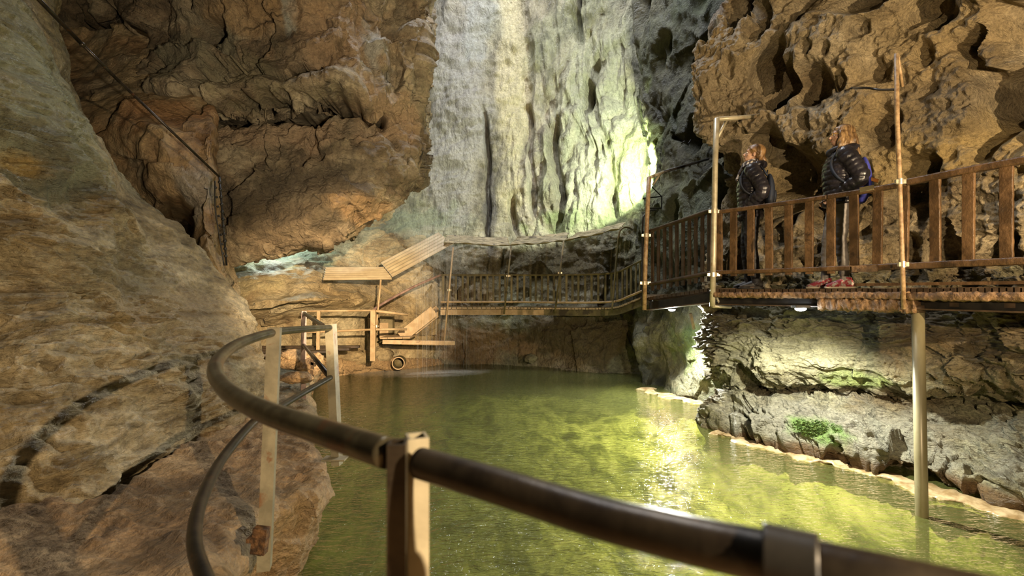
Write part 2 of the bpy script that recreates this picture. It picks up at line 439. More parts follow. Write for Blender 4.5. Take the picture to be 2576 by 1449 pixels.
CA = [
 [(-200,-900,4.5),(150,-900,4.6),(420,-900,5),(560,-900,5.2),(700,-900,5.6),(850,-900,6.2),(960,-900,7),(1030,-900,8),(1056,-900,9),(1050,-900,12)],
 [(-100,-400,7.4),(200,-400,7.4),(420,-400,7.2),(560,-400,7.1),(700,-400,7.2),(850,-400,7.6),(960,-400,8.2),(1030,-400,8.8),(1056,-400,9.3),(1050,-400,12)],
 [(0,-100,9.2),(220,-100,9.0),(420,-100,8.2),(560,-100,7.8),(700,-100,7.7),(850,-100,7.9),(960,-100,8.5),(1035,-100,9.0),(1056,-100,9.4),(1050,-100,12)],
 [(60,100,9.8),(230,100,9.6),(400,100,8.4),(560,100,7.9),(700,100,7.8),(850,100,8.0),(960,100,8.5),(1035,100,9.0),(1056,100,9.4),(1050,100,12)],
 [(100,225,9.6),(260,225,9.4),(400,225,8.0),(560,225,7.7),(700,225,7.6),(850,225,7.7),(960,225,8.3),(1032,225,9.0),(1054,225,9.4),(1050,225,12)],
 [(100,275,9.6),(270,275,9.4),(400,275,8.4),(560,275,8.4),(700,275,8.5),(850,275,8.3),(960,275,8.5),(1032,275,9.0),(1052,275,9.4),(1050,275,12)],
 [(100,330,9.6),(270,330,9.3),(400,330,8.2),(560,330,8.05),(700,330,8.05),(850,330,8.15),(960,330,8.5),(1030,330,8.9),(1050,330,9.3),(1050,330,12)],
 [(100,440,9.6),(270,440,9.2),(400,440,8.1),(560,440,7.8),(700,440,7.8),(850,430,7.9),(950,410,8.2),(1020,395,8.7),(1048,385,9.1),(1050,380,12)],
 [(100,560,9.6),(270,560,9.2),(400,560,8.1),(560,560,7.7),(690,545,7.6),(820,530,7.6),(920,495,7.9),(1005,450,8.5),(1044,425,9.1),(1050,420,12)],
 [(100,700,9.6),(270,690,9.2),(420,680,8.1),(560,640,7.8),(660,612,7.75),(770,590,7.8),(880,580,8.0),(965,520,8.5),(1040,452,9.2),(1050,440,12)],
 [(100,720,9.8),(270,705,9.4),(420,695,8.3),(560,657,8.0),(655,628,8.0),(765,604,8.1),(880,597,8.3),(970,532,8.8),(1043,462,9.5),(1050,450,12)],
 [(100,700,10.5),(270,690,10.3),(420,680,10),(560,640,10),(655,615,10),(765,592,10.1),(880,585,10.3),(970,522,10.8),(1040,450,11),(1050,440,12)],
]
def s_arch(p, t):
    t = blob(t, p, P(480, 140, 8.3), (1.1, 1.2, .8), (.20,.18,.11), .85)
    t = blob(t, p, P(640, 200, 8.0), (.9, 1.2, .45), (.26,.22,.12), .7, seed=14)
    t = blob(t, p, P(640, 30, 8.0), (1.5, 1.2, .35), (.40,.25,.11), .7, seed=24)
    t = blob(t, p, P(740, 50, 8.0), (.12, .9, .6), (.36,.38,.32), .8, seed=3)
    t = blob(t, p, P(860, 90, 8.0), (.9, 1.2, .9), (.46,.30,.16), .7, seed=13)
    t = blob(t, p, P(950, 150, 8.5), (.22, 1, .5), (.5,.48,.4), .9, seed=33)
    t = blob(t, p, P(980, 300, 8.7), (.7, 1, .55), (.50,.34,.19), .8, seed=6)
    t = blob(t, p, P(700, 330, 8.0), (1.6, 1, .3), (.42,.28,.16), .7, seed=61)
    t = blob(t, p, P(760, 500, 7.7), (1.7, 1, .65), (.105,.078,.045), .92, seed=7)  # brown of the lower block, with the shade on it painted in
    t = blob(t, p, P(930, 530, 8.0), (.6, 1, .35), (.38,.24,.11), .8, seed=17)
    return t
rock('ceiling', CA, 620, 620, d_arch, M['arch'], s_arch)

def d_shaft(p, u, v):
    x = p[:, 0]; z = p[:, 2]
    w = .5*fbm(p*.5, 3, 2)
    R = sm(-.4, .9, x)*sm(2.6, 3.6, z)                        # fluted right half
    fl = ridge(np.stack([x*1.5+w*.8+.12*(z-4), p[:, 1]*.6, z*.16], 1), 3, 66)
    sc = worley(np.stack([x*2.7, p[:, 1]*2.7, z*1.15], 1)+w[:, None], 12)[0]; sc2 = worley(np.stack([x*5.5, p[:, 1]*5.5, z*2.6], 1)+w[:, None], 14)[0]
    g, g21, gac, gc = worley(p*np.array([.8, .8, .8])+w[:, None], 41)
    low = 1-sm(2.4, 3.2, z)
    hor = ridge(np.stack([x*.8, p[:, 1]*.8, z*3+w], 1), 2, 77)
    out = .20*R*fl-.30*R*sc-.12*(.35+.65*R)*sc2+.035*(1-R)*hor+.16*fbm(p*.6, 4, 9)+.22*low*gac+.035*fbm(p*4, 4, 10)
    for px, y0, y1, wd, dep in ((1228, 260, 640, .055, .4), (1455, -60, 140, .09, .6), (1470, 215, 320, .08, .7), (1290, 480, 600, .08, .45), (1400, 300, 590, .10, .5), (1520, 400, 590, .1, .35), (1340, 250, 560, .07, .3)):
        xa = (px-HX)/F*12.9+.16*vn(np.stack([z*.8, z*0, z*0+px], 1), 3)+.1*(3.5-z)*.25
        z0 = CZ+(HY-y1)/F*12.9; z1 = CZ+(HY-y0)/F*12.9
        out -= dep*np.exp(-((x-xa)/wd)**2)*sm(z0-.1, z0+.5, z)*(1-sm(z1-.6, z1+.1, z))
    return out
sx = [560, 760, 950, 1060, 1150, 1240, 1320, 1400, 1480, 1560, 1640, 1760]
def rowS(y, ds): return [(a, y, d) for a, d in zip(sx, ds)]
CS = [
 rowS(-2600, (15,14.8,14.5,14,13.6,13.5,13.3,13.1,12.8,12.4,12,11.5)),
 rowS(-1000, (15,14.8,14.3,13.9,13.5,13.4,13.2,12.9,12.5,12,11.6,11.2)),
 rowS(-300, (15,14.6,14.2,13.7,13.4,13.3,13.1,12.8,12.4,11.9,11.4,11)),
 rowS(100, (15,14.6,14.1,13.6,13.3,13.2,13.0,12.7,12.3,11.8,11.3,11)),
 rowS(350, (15,14.5,14,13.5,13.2,13.1,12.9,12.6,12.2,11.7,11.2,10.8)),
 rowS(500, (14.5,14.2,13.6,13.3,13.0,12.9,12.7,12.4,12.0,11.6,11.1,10.8)),
 rowS(590, (13.5,13.4,13.0,12.9,12.7,12.6,12.5,12.2,11.9,11.4,11.0,10.8)),
 rowS(640, (13,13,12.8,12.7,12.6,12.5,12.4,12.2,11.9,11.5,11.0,10.8)),
 rowS(780, (13,13,12.7,12.6,12.5,12.5,12.3,12.1,11.9,11.5,11.1,10.9)),
 rowS(860, (13,13,12.5,12.5,12.45,12.4,12.2,11.8,11.4,11.1,10.9,10.8)),
 rowS(935, (13,13,12.45,12.4,12.35,12.3,12.0,11.6,11.1,10.9,10.8,10.7)),
 rowS(1010, (13,13,12.4,12.3,12.3,12.2,11.9,11.5,11.1,10.8,10.7,10.6)),
]
def s_shaft(p, t):
    def at(px, py, d=12.9): return P(px, py, d)
    t = blob(t, p, at(1130, 250), (1.0, 2, 4.5), (.40,.385,.35), .8, seed=3, ns=.7)
    t = blob(t, p, at(1290, 250), (.42, 2, 4.2), (.62,.55,.34), .85, seed=4, ns=.8)
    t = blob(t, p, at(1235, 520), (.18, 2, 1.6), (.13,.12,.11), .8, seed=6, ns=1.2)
    t = blob(t, p, at(1500, 300, 12.2), (1.3, 2, 3.2), (.48,.48,.32), .8, seed=5, ns=.8)
    t = blob(t, p, at(1585, 440, 11.6), (.5, 2, 1.5), (.46,.52,.20), .8, seed=15, ns=1.4)
    t = blob(t, p, at(1390, 430), (.25, 2, 1.6), (.24,.22,.14), .7, seed=25, ns=1)
    t = blob(t, p, at(1200, 20), (.5, 2, 1.4), (.36,.38,.36), .6, seed=16)
    t = blob(t, p, at(1060, 560), (1.2, 2, .6), (.33,.36,.24), .8, seed=7)
    t = blob(t, p, at(1100, 590), (.9, 2, .3), (.52,.48,.36), .7, seed=47)
    t = blob(t, p, at(1480, 570), (1.6, 2, .5), (.26,.32,.14), .8, seed=27)
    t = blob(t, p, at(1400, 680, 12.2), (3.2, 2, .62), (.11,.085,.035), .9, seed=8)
    t = blob(t, p, at(1200, 870, 12.4), (2.2, 2, .5), (.33,.21,.10), .85, seed=9)
    t = blob(t, p, at(1450, 850, 11.6), (1.8, 2, .8), (.19,.14,.065), .9, seed=19)
    t = blob(t, p, at(1180, 760, 12.5), (.9, 2, .5), (.34,.24,.12), .8, seed=10)
    return t
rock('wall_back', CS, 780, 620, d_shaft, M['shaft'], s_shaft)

def d_backleft(p, u, v):
    f1, f21, fac, rc = worley(np.stack([p[:, 0]*.8, p[:, 1]*.8, p[:, 2]*1.5], 1)+.2*fbm(p, 2, 4)[:, None], 131)
    return .22*fac+.09*fbm(p*1.2, 4, 4)+.04*ridge(np.stack([p[:, 0], p[:, 1], p[:, 2]*6], 1), 2, 5)*sm(1.9, 2.2, p[:, 2])
CB = [
 [(500,520,13),(640,520,13.2),(760,520,13.4),(880,520,13.5),(1000,520,13.6),(1100,520,13.8),(1180,540,14)],
 [(500,600,12.4),(640,600,12.6),(760,600,12.8),(880,590,13),(1000,580,13.2),(1100,575,13.3),(1180,580,14)],
 [(520,655,11.2),(640,640,11.6),(760,635,11.8),(880,640,12.2),(1000,640,12.5),(1090,640,12.8),(1180,640,14)],
 [(530,690,9.9),(640,690,10.0),(760,690,10.5),(880,690,11.3),(1000,700,12.1),(1090,710,12.5),(1180,720,14)],
 [(550,745,9.4),(640,745,9.5),(760,735,9.9),(880,730,10.7),(1000,740,11.7),(1090,760,12.3),(1180,780,14)],
 [(570,786,9.1),(640,774,9.15),(760,760,9.5),(880,755,10.3),(980,762,11.5),(1090,790,12.2),(1180,810,14)],
 [(590,828,9.95),(660,808,10.2),(760,792,10.5),(880,786,10.9),(980,790,11.7),(1090,815,12.3),(1180,830,14)],
 [(600,860,10.1),(665,850,10.3),(760,845,10.55),(880,850,10.95),(980,860,11.8),(1090,880,12.4),(1180,890,14)],
 [(600,960,10.1),(665,960,10.3),(760,960,10.5),(880,960,10.9),(980,960,11.9),(1090,960,12.5),(1180,960,14)],
]
def s_bl(p, t):
    t = blob(t, p, P(780, 645, 11.9), (.9, 1.6, .3), (.27,.36,.25), .85, seed=2)
    t = blob(t, p, P(640, 670, 11.0), (.9, 1.6, .25), (.62,.62,.30), .8, seed=3)
    t = blob(t, p, P(600, 720, 9.6), (.9, 1, .3), (.56,.48,.26), .6, seed=4)
    return t
rock('wall_back_left', CB, 420, 520, d_backleft, M['backleft'], s_bl)

def d_corner(p, u, v):
    f1, f21, fac, rc = worley(p*np.array([.9, .9, .6])+.3*fbm(p*.9, 2, 4)[:, None], 231)
    g1, _, gac, _ = worley(p*np.array([2.6, 2.6, 1.7]), 51)
    hi = sm(2.2, 3.2, p[:, 2])
    pit = -(.30*hi)*(1-sm(.16, .42, worley(np.stack([p[:, 0]*1.6, p[:, 1]*1.6, p[:, 2]*.9], 1), 88)[0]))
    return .28*fac+.07*gac+.12*fbm(p*.9, 4, 14)+.03*fbm(p*5, 3, 15)+pit
CC = [
 [(1680,-2200,13),(1600,-2200,10.5),(1660,-2200,9.6),(1740,-2200,9),(1830,-2200,8.4),(1950,-2200,7.8),(2150,-2200,7.6)],
 [(1670,-600,13),(1596,-600,10.5),(1650,-600,9.7),(1730,-600,9.1),(1820,-600,8.5),(1950,-600,7.9),(2150,-600,7.7)],
 [(1670,0,13),(1604,0,10.6),(1650,0,9.8),(1720,0,9.2),(1800,0,8.7),(1920,0,8.1),(2100,0,7.8)],
 [(1670,200,13),(1612,200,10.6),(1650,200,9.8),(1700,200,9.2),(1770,200,8.7),(1880,200,8.1),(2050,200,7.8)],
 [(1680,330,13),(1616,330,10.6),(1655,330,9.7),(1700,330,9.1),(1770,330,8.5),(1880,330,7.9),(2050,330,7.6)],
 [(1690,440,13),(1632,440,10.6),(1660,440,9.6),(1710,440,8.9),(1780,440,8.2),(1880,440,7.7),(2050,440,7.4)],
 [(1680,540,13),(1606,540,10.7),(1650,540,9.7),(1700,540,8.9),(1770,540,8.1),(1880,540,7.6),(2050,540,7.3)],
 [(1680,640,13),(1600,640,10.8),(1650,640,9.8),(1700,640,9.0),(1770,640,8.1),(1880,640,7.5),(2050,640,7.2)],
 [(1680,740,13),(1592,740,10.8),(1640,740,9.9),(1700,740,9.1),(1770,740,8.2),(1870,740,7.5),(2050,740,7.2)],
 [(1660,840,13),(1592,840,10.4),(1640,840,9.6),(1700,840,8.9),(1760,840,8.2),(1850,840,7.5),(2050,840,7.2)],
 [(1680,905,13),(1616,905,10.3),(1655,905,9.6),(1710,905,8.9),(1770,905,8.2),(1850,905,7.6),(2050,900,7.2)],
 [(1680,950,13),(1612,952,10.1),(1655,962,9.4),(1710,975,8.7),(1780,985,8.0),(1840,985,7.6),(2050,960,7.2)],
 [(1680,1000,13),(1616,975,10.0),(1655,990,9.3),(1710,1005,8.6),(1780,1030,7.9),(1850,1040,7.6),(2050,1040,7.2)],
]
def s_corner(p, t):
    t = blob(t, p, P(1620, 400, 10.6), (.25, 1, 1.2), (.40,.5,.16), .8, seed=5)
    t = blob(t, p, P(1720, 860, 8.8), (1.4, 1.5, .9), (.36,.34,.22), .85, seed=6)
    t = blob(t, p, P(1740, 870, 8.5), (.25, 1, .4), (.30,.42,.12), .7, seed=7)
    t = blob(t, p, P(1700, 550, 8.9), (.9, 1.5, .8), (.17,.19,.12), .6, seed=8)
    return t
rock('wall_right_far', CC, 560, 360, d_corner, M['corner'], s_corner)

def d_pit(p, u, v):
    w = .25*fbm(p*1.1, 3, 30)
    q = np.stack([p[:, 0]*1.75, p[:, 1]*1.75, p[:, 2]*1.25], 1)+w[:, None]
    f1, f21, fac, rc = worley(q, 301)
    r = .26+.36*rc
    pit = -(.22+.55*rc)*(1-sm(r*.5, r+.05, f1))*(rc > .12)
    g1, _, _, gc = worley(np.stack([p[:, 0]*1.0, p[:, 1]*1.0, p[:, 2]*.75], 1)+w[:, None]*1.4, 351)
    r3 = .22+.3*gc
    pit = pit-(.3+.5*gc)*(1-sm(r3*.5, r3+.08, g1))*(gc > .3)
    q2 = np.stack([p[:, 0]*3.4, p[:, 1]*3.4, p[:, 2]*2.4], 1)+w[:, None]
    h1, _, _, hc = worley(q2, 331)
    pit2 = -.16*(1-sm(.15, .42, h1))*(hc > .4)
    nod = .06*vn(p*5.2, 34)+.045*vn(p*11, 35)+.025*vn(p*22, 36)
    low = 1-sm(2.3, 3.3, p[:, 2])
    lay = ridge(np.stack([p[:, 0], p[:, 1], p[:, 2]*6+w*2], 1), 2, 37)
    return pit*(1-.45*low)+pit2+nod+.28*fbm(p*.75, 3, 38)+.06*low*lay
px_cols = (80, 1925, 2100, 2377, 2600, 3000, 3900)
def rowP(y, e, k=1.0, add=0.0):
    ds = (6.75, 6.45, 5.8, 4.9, 4.25, 3.4, 2.3)
    return [(e+130, y, 9.4), (e, y, 7.3*k)]+[((e+c) if c < 1000 else c, y, d*k+add) for c, d in zip(px_cols, ds)]
CP = [rowP(-1800, 2000, .62), rowP(-900, 1950, .80), rowP(-300, 1900, .94), rowP(0, 1852, 1.0), rowP(100, 1760, 1.0), rowP(200, 1724, 1.0),
      rowP(330, 1766, 1.0), rowP(450, 1832, 1.0, .05), rowP(600, 1818, 1.0, .1), rowP(700, 1805, 1.0, .1), rowP(790, 1800, 1.0, .05)]
def s_pit(p, t):
    t = blob(t, p, P(2420, 370, 4.8), (1.2, 1.2, .35), (.46,.33,.13), .7, seed=5)
    t = blob(t, p, P(2330, 120, 4.8), (1.0, 1.2, .5), (.46,.34,.17), .6, seed=7)
    t = blob(t, p, P(1860, 250, 6.6), (.7, 1.2, .8), (.42,.33,.2), .7, seed=9)
    t = blob(t, p, P(2450, 230, 4.6), (.4, 1, .5), (.12,.09,.05), .6, seed=10)  # shadow on the upper right of the wall, painted in as dark colour
    return t
rock('wall_right', CP, 800, 820, d_pit, M['pitted'], s_pit)

def d_low(p, u, v):
    w = .3*fbm(p*1.2, 3, 40)
    lay = ridge(np.stack([p[:, 0]*1.5+w, p[:, 1]*1.5, p[:, 2]*7+w*3], 1), 3, 41)
    f1, f21, fac, rc = worley(np.stack([p[:, 0]*1.3, p[:, 1]*1.3, p[:, 2]*2.2], 1)+w[:, None], 421)
    l2 = 1-2*np.abs(vn(np.stack([p[:, 0]*3+w*2, p[:, 1]*3, p[:, 2]*15+w*5], 1), 47))
    g2 = worley(p*np.array([3.4, 3.4, 5.5])+w[:, None], 433)[2]
    hz = np.stack([p[:, 0]*1.2, p[:, 1]*1.2, p[:, 2]*2.5], 1)
    sw = saw(-(p[:, 2]*9+1.5*fbm(hz*1.6, 4, 75)))*sm(-.35, .2, vn(hz*1.4, 76)); sw2 = saw(-(p[:, 2]*22+1.6*fbm(hz*3, 3, 77)))*sm(-.3, .3, vn(hz*2.3, 78))
    return .08*sw+.03*sw2+.04*lay+.02*l2+.22*fac+.07*g2+.12*fbm(p*1.1, 4, 44)+.025*fbm(p*7, 3, 45)
CW = [
 [(1830,690,8.4),(1800,690,7.2),(1925,690,6.55),(2100,690,5.9),(2377,690,5.0),(2600,690,4.35),(3000,690,3.5),(3900,690,2.4)],
 [(1825,780,8.4),(1796,780,7.0),(1925,780,6.3),(2100,780,5.6),(2377,780,4.8),(2600,780,4.2),(3000,780,3.4),(3900,780,2.35)],
 [(1820,860,8.4),(1796,860,6.9),(1925,860,6.15),(2100,860,5.5),(2377,860,4.75),(2600,860,4.15),(3000,880,3.35),(3900,900,2.3)],
 [(1825,925,8.4),(1806,925,6.9),(1925,925,6.1),(2100,925,5.5),(2377,930,4.75),(2600,940,4.15),(3000,950,3.35),(3900,980,2.3)],
 [(1845,965,8.4),(1840,965,7.0),(1945,965,6.5),(2100,968,5.95),(2377,985,5.1),(2600,1000,4.45),(3000,1010,3.55),(3900,1060,2.4)],
 [(1850,990,8.4),(1838,990,7.0),(1930,992,6.45),(2090,1000,5.85),(2377,1030,5.0),(2600,1060,4.4),(3000,1090,3.5),(3900,1150,2.4)],
 [(1845,1030,8.4),(1812,1035,6.8),(1905,1035,6.25),(2080,1050,5.55),(2377,1100,4.8),(2600,1150,4.2),(3000,1200,3.4),(3900,1300,2.35)],
 [(1840,1060,8.4),(1803,1066,6.65),(1895,1080,6.1),(2060,1115,5.4),(2377,1185,4.6),(2600,1245,4.0),(3000,1330,3.25),(3900,1500,2.3)],
 [(1845,1075,8.4),(1812,1076,6.8),(1905,1095,6.3),(2070,1130,5.6),(2380,1200,4.8),(2600,1262,4.15),(3000,1350,3.35),(3900,1550,2.35)],
 [(1850,1100,8.4),(1830,1120,6.9),(1920,1150,6.35),(2080,1190,5.65),(2390,1270,4.85),(2610,1340,4.2),(3010,1450,3.4),(3900,1700,2.4)],
]
def s_low(p, t):
    t = blob(t, p, P(1990, 870, 6.0), (.8, 1, .4), (.48,.45,.27), .7, seed=2)
    t = blob(t, p, P(2150, 1070, 5.4), (1.5, 1.5, .3), (.31,.30,.24), .7, seed=3)
    t = blob(t, p, P(2050, 1085, 5.5), (.28, .5, .14), (.16,.30,.05), .8, seed=4, ns=4)
    t = blob(t, p, P(2130, 940, 5.6), (.5, .6, .12), (.26,.36,.08), .6, seed=5, ns=3)
    t = blob(t, p, P(2380, 850, 4.8), (.5, 1, .9), (.20,.14,.07), .6, seed=6)
    t = blob(t, p, P(2300, 1195, 4.7), (2.2, 1.5, .09), (.15,.08,.03), .8, seed=7, ns=2)
    t = blob(t, p, P(1930, 1100, 6.1), (.9, 1.2, .08), (.15,.08,.03), .8, seed=8, ns=2)
    return t
rock('wall_right_lower', CW, 520, 760, d_low, M['low'], s_low)

# ---- the ledge the path runs on: sheet across from under the left wall to the water's edge, then down into the pool
edge = [(-2.5,3.4,.62),(-1.0,2.6,.62),(.0,1.5,.62),(.75,.25,.63),(1.4,-.86,.64),(2.04,-1.2,.63),(2.45,-1.32,.62),(2.75,-1.38,.62),(3.1,-1.2,.6),(3.5,-1.3,.6),(4.1,-1.68,.62),
        (4.7,-1.9,.64),(5.5,-2.25,.62),(6.5,-2.7,.62),(7.8,-3.2,.6),(8.9,-3.5,.56),(9.8,-3.85,.5),(10.6,-3.75,.4),(11.2,-3.0,.36),(11.8,-2.3,.22),(12.6,-1.6,.1)]
CF = []
for y, x, z in edge:
    xl = -3.2 if y < 4 else -3.2-(y-4)*.55
    xl = min(xl, x-1.2)
    r = [(xl-1.2, y, z+.25), (xl, y, z+.06), (xl*.66+x*.34, y, z+.02), (xl*.33+x*.67, y, z), (x-.28, y, z), (x-.10, y, z-.02), (x-.03, y, z-.12), (x-.07, y, z-.26), (x-.22, y, .05), (x-.4, y, -.5), (x-.45, y, -1.3)]
    CF.append(r)
def d_floor(p, u, v):
    w = fbm(p*.9, 3, 50)
    e = sm(.45, .6, u)
    f1, f21, fac, rc = worley(p*2.6+w[:, None]*.4, 511)
    A = np.array(P(225, 1228, 2.95)); B = np.array(P(448, 1104, 3.95)); ab = (B-A)[:2]; t = np.clip(((p[:, :2]-A[:2])@ab)/(ab@ab), 0, 1)
    dd = np.linalg.norm(p[:, :2]-(A[:2]+t[:, None]*ab), axis=1)
    crev = -.35*(1-sm(.05, .14, dd+.03*vn(p*6, 54)))
    sw = saw(p[:, 0]*2.2+p[:, 1]*3.4+1.6*fbm(p*1.5, 4, 55), .1)*sm(-.1, .4, vn(p*1.7, 56))
    return (crev+.03*sw*(1-e)+.022*fbm(p*9, 3, 57)*sm(-.2, .3, vn(p*1.3, 58))+.035*fbm(p*1.6, 4, 51)+.02*ridge(np.stack([p[:, 0]*2, p[:, 1]*5+p[:, 0]*2.5, p[:, 2]], 1), 2, 52)+.10*fac*e*(.4+.6*sm(1.9, 2.6, p[:, 1]))+.008*vn(p*16, 53))
def s_floor(p, t):
    t = blob(t, p, (-1.5, 2.3, .65), (.4, .4, .3), (.09,.06,.03), .75, seed=2, ns=4)
    t = blob(t, p, (-1.9, 2.9, .65), (.6, .35, .3), (.12,.09,.05), .6, seed=3, ns=3)
    t = blob(t, p, (-1.25, 2.6, .5), (.3, 1.2, .5), (.46,.33,.18), .7, seed=4, ns=3)
    t = blob(t, p, (-2.6, 7.5, .6), (2, 3, .5), (.24,.2,.12), .7, seed=5, ns=1)
    t = blob(t, p, (-3.2, 11.2, .3), (1.6, 1.6, .6), (.45,.3,.15), .8, seed=6, ns=1)
    return t
rock('floor', CF, 640, 360, d_floor, M['path'], s_floor, raw=True)

# ================================================================== POOL
def bedmat():
    m, nt, out = newmat('algae_bed_lit_right'); L = nt.links.new
    v = coords(nt, (1, .55, 1), (0, 0, .5)); w = coords(nt)
    n1 = noise(nt, v, 3.0, 7, .7, .4); n2 = noise(nt, v, .45, 3, .5)
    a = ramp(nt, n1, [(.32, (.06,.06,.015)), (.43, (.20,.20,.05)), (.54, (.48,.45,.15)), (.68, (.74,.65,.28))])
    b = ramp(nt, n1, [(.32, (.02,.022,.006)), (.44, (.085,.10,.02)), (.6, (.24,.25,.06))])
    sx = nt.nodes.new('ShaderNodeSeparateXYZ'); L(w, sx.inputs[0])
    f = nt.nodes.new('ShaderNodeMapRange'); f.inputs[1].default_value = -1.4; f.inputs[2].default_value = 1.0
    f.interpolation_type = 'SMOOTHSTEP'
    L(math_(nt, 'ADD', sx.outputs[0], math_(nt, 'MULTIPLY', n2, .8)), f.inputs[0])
    c = mixc(nt, f.outputs[0], b, a)  # paler to the right: lamp light there is put into the bed colour
    s = nt.nodes.new('ShaderNodeBsdfPrincipled'); L(c, s.inputs['Base Color']); s.inputs['Roughness'].default_value = .95
    s.inputs['Specular IOR Level'].default_value = 0
    L(s.outputs[0], out.inputs[0]); return m
bx = np.linspace(-4.8, 8, 220); by = np.linspace(-3, 14.5, 260)
X, Y = np.meshgrid(bx, by); pb = np.stack([X.ravel(), Y.ravel(), np.zeros(X.size)], 1)
# shallower toward the right-hand rock
shore = np.interp(pb[:, 1], [3.3, 4.1, 4.8, 5.7, 6.6, 8, 10, 12], [4.9, 4.3, 3.95, 3.3, 2.75, 3.3, 2.8, 2.0])
sh = sm(-.9, .1, pb[:, 0]-shore)
zb = -.62-.12*sm(0, 3, -pb[:, 0])+.09*fbm(pb*1.1, 4, 61)+.035*fbm(pb*4, 3, 62)+sh*.42
V = np.stack([pb[:, 0], pb[:, 1], zb], 1).reshape(len(by), len(bx), 3)
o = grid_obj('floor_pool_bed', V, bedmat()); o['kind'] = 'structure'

def watermat():
    m, nt, out = newmat('pool_water'); L = nt.links.new
    tr = nt.nodes.new('ShaderNodeBsdfTransparent'); tr.inputs[0].default_value = (.86, .90, .62, 1)
    df = nt.nodes.new('ShaderNodeBsdfDiffuse'); df.inputs[0].default_value = (.27, .29, .09, 1)
    gl = nt.nodes.new('ShaderNodeBsdfGlossy'); gl.inputs['Roughness'].default_value = .03; gl.inputs[0].default_value = (1, 1, 1, 1)
    v = coords(nt, (.8, 2.0, 1), (0, 0, .25)); v2 = coords(nt, (1, 1.8, 1), (0, 0, .1))
    h = math_(nt, 'ADD', noise(nt, v, 7, 3, .6, .8), math_(nt, 'MULTIPLY', noise(nt, v2, 17, 2, .5, .5), .5))
    b = nt.nodes.new('ShaderNodeBump'); b.inputs['Strength'].default_value = 1; b.inputs['Distance'].default_value = .027
    L(h, b.inputs['Height']); L(b.outputs[0], gl.inputs['Normal'])
    fr = nt.nodes.new('ShaderNodeFresnel'); fr.inputs[0].default_value = 1.33; L(b.outputs[0], fr.inputs['Normal'])
    # froth where the fall lands: real colour of the water there
    w = coords(nt); di = nt.nodes.new('ShaderNodeVectorMath'); di.operation = 'SUBTRACT'; di.inputs[1].default_value = (-2.3, 11.3, 0)
    L(w, di.inputs[0]); sc = nt.nodes.new('ShaderNodeVectorMath'); sc.operation = 'MULTIPLY'; sc.inputs[1].default_value = (.40, .85, 1); L(di.outputs[0], sc.inputs[0])
    ln = nt.nodes.new('ShaderNodeVectorMath'); ln.operation = 'LENGTH'; L(sc.outputs[0], ln.inputs[0])
    fo = ramp(nt, math_(nt, 'ADD', ln.outputs['Value'], math_(nt, 'MULTIPLY', noise(nt, w, 2.5, 4), .5)), [(.4, g3(.8)), (1.05, g3(0))])
    dw = nt.nodes.new('ShaderNodeBsdfDiffuse'); dw.inputs[0].default_value = (.75, .70, .60, 1)
    m1 = nt.nodes.new('ShaderNodeMixShader'); m1.inputs[0].default_value = .22; L(tr.outputs[0], m1.inputs[1]); L(df.outputs[0], m1.inputs[2])
    m2 = nt.nodes.new('ShaderNodeMixShader'); L(fo, m2.inputs[0]); L(m1.outputs[0], m2.inputs[1]); L(dw.outputs[0], m2.inputs[2])
    m3 = nt.nodes.new('ShaderNodeMixShader'); L(fr.outputs[0], m3.inputs[0]); L(m2.outputs[0], m3.inputs[1]); L(gl.outputs[0], m3.inputs[2])
    L(m3.outputs[0], out.inputs[0]); return m
X, Y = np.meshgrid(np.linspace(-4.6, 7.5, 60), np.linspace(-2.8, 14, 80))
o = grid_obj('pool_water', np.stack([X, Y, X*0], -1), watermat())
tag(o, 'green clear water filling the cave pool below the walkways', 'water', kind='stuff')
# ================================================================== MATERIALS OF THINGS
T = {}
T['rail'] = simplemat('worn_painted_steel', (.06,.05,.03), (.13,.115,.07), 14, .3, .6, .2, extra=((.12,.06,.03), 5, .62))
T['rail_dark'] = simplemat('dark_worn_steel', (.022,.016,.011), (.05,.038,.024), 14, .35, .5, .2, extra=((.16,.07,.03), 6, .6))
T['post'] = simplemat('pale_painted_steel', (.20,.175,.115), (.31,.27,.18), 8, .5, 0, .3, extra=((.20,.11,.055), 6, .58))
T['post_purple'] = simplemat('purple_brown_steel', (.22,.13,.11), (.38,.25,.2), 8, .45, 0, .2)
T['beige'] = simplemat('silt_coated_wood', (.46,.31,.16), (.62,.44,.25), 6, .6, 0, .4, extra=((.3,.18,.08), 8, .62))
T['olive'] = simplemat('silt_coated_dark_wood', (.14,.11,.05), (.24,.19,.09), 5, .6, 0, .4, extra=((.07,.05,.03), 4, .58))
T['wood'] = simplemat('wet_brown_timber', (.065,.036,.015), (.15,.085,.038), 7, .38, 0, .9, aniso=(1,1,.8), bscale=45, dist=.006, extra=((.05,.03,.015), 5, .56))
T['wood_side'] = T['wood']
T['wood_dark'] = simplemat('dark_wet_timber', (.035,.022,.012), (.08,.05,.028), 7, .45, 0, .6)
T['crust'] = simplemat('mud_crust', (.10,.055,.025), (.30,.18,.085), 22, .5, 0, 1, bscale=60, dist=.01, lo=.35)
T['pole'] = simplemat('galvanised_pole', (.36,.31,.2), (.52,.46,.32), 9, .4, .2, .2, extra=((.30,.19,.1), 7, .58))
T['pole_wood'] = simplemat('muddy_pole', (.22,.13,.06), (.42,.29,.15), 18, .5, 0, .8, bscale=50)
T['pipe'] = simplemat('grey_plastic_pipe', (.20,.17,.09), (.30,.27,.16), 3, .35, .1, .1, aniso=(1,1,.4), extra=((.18,.11,.05), 3, .6))
T['black'] = simplemat('black_steel', (.012,.011,.01), (.03,.026,.02), 8, .45, .3, .1)
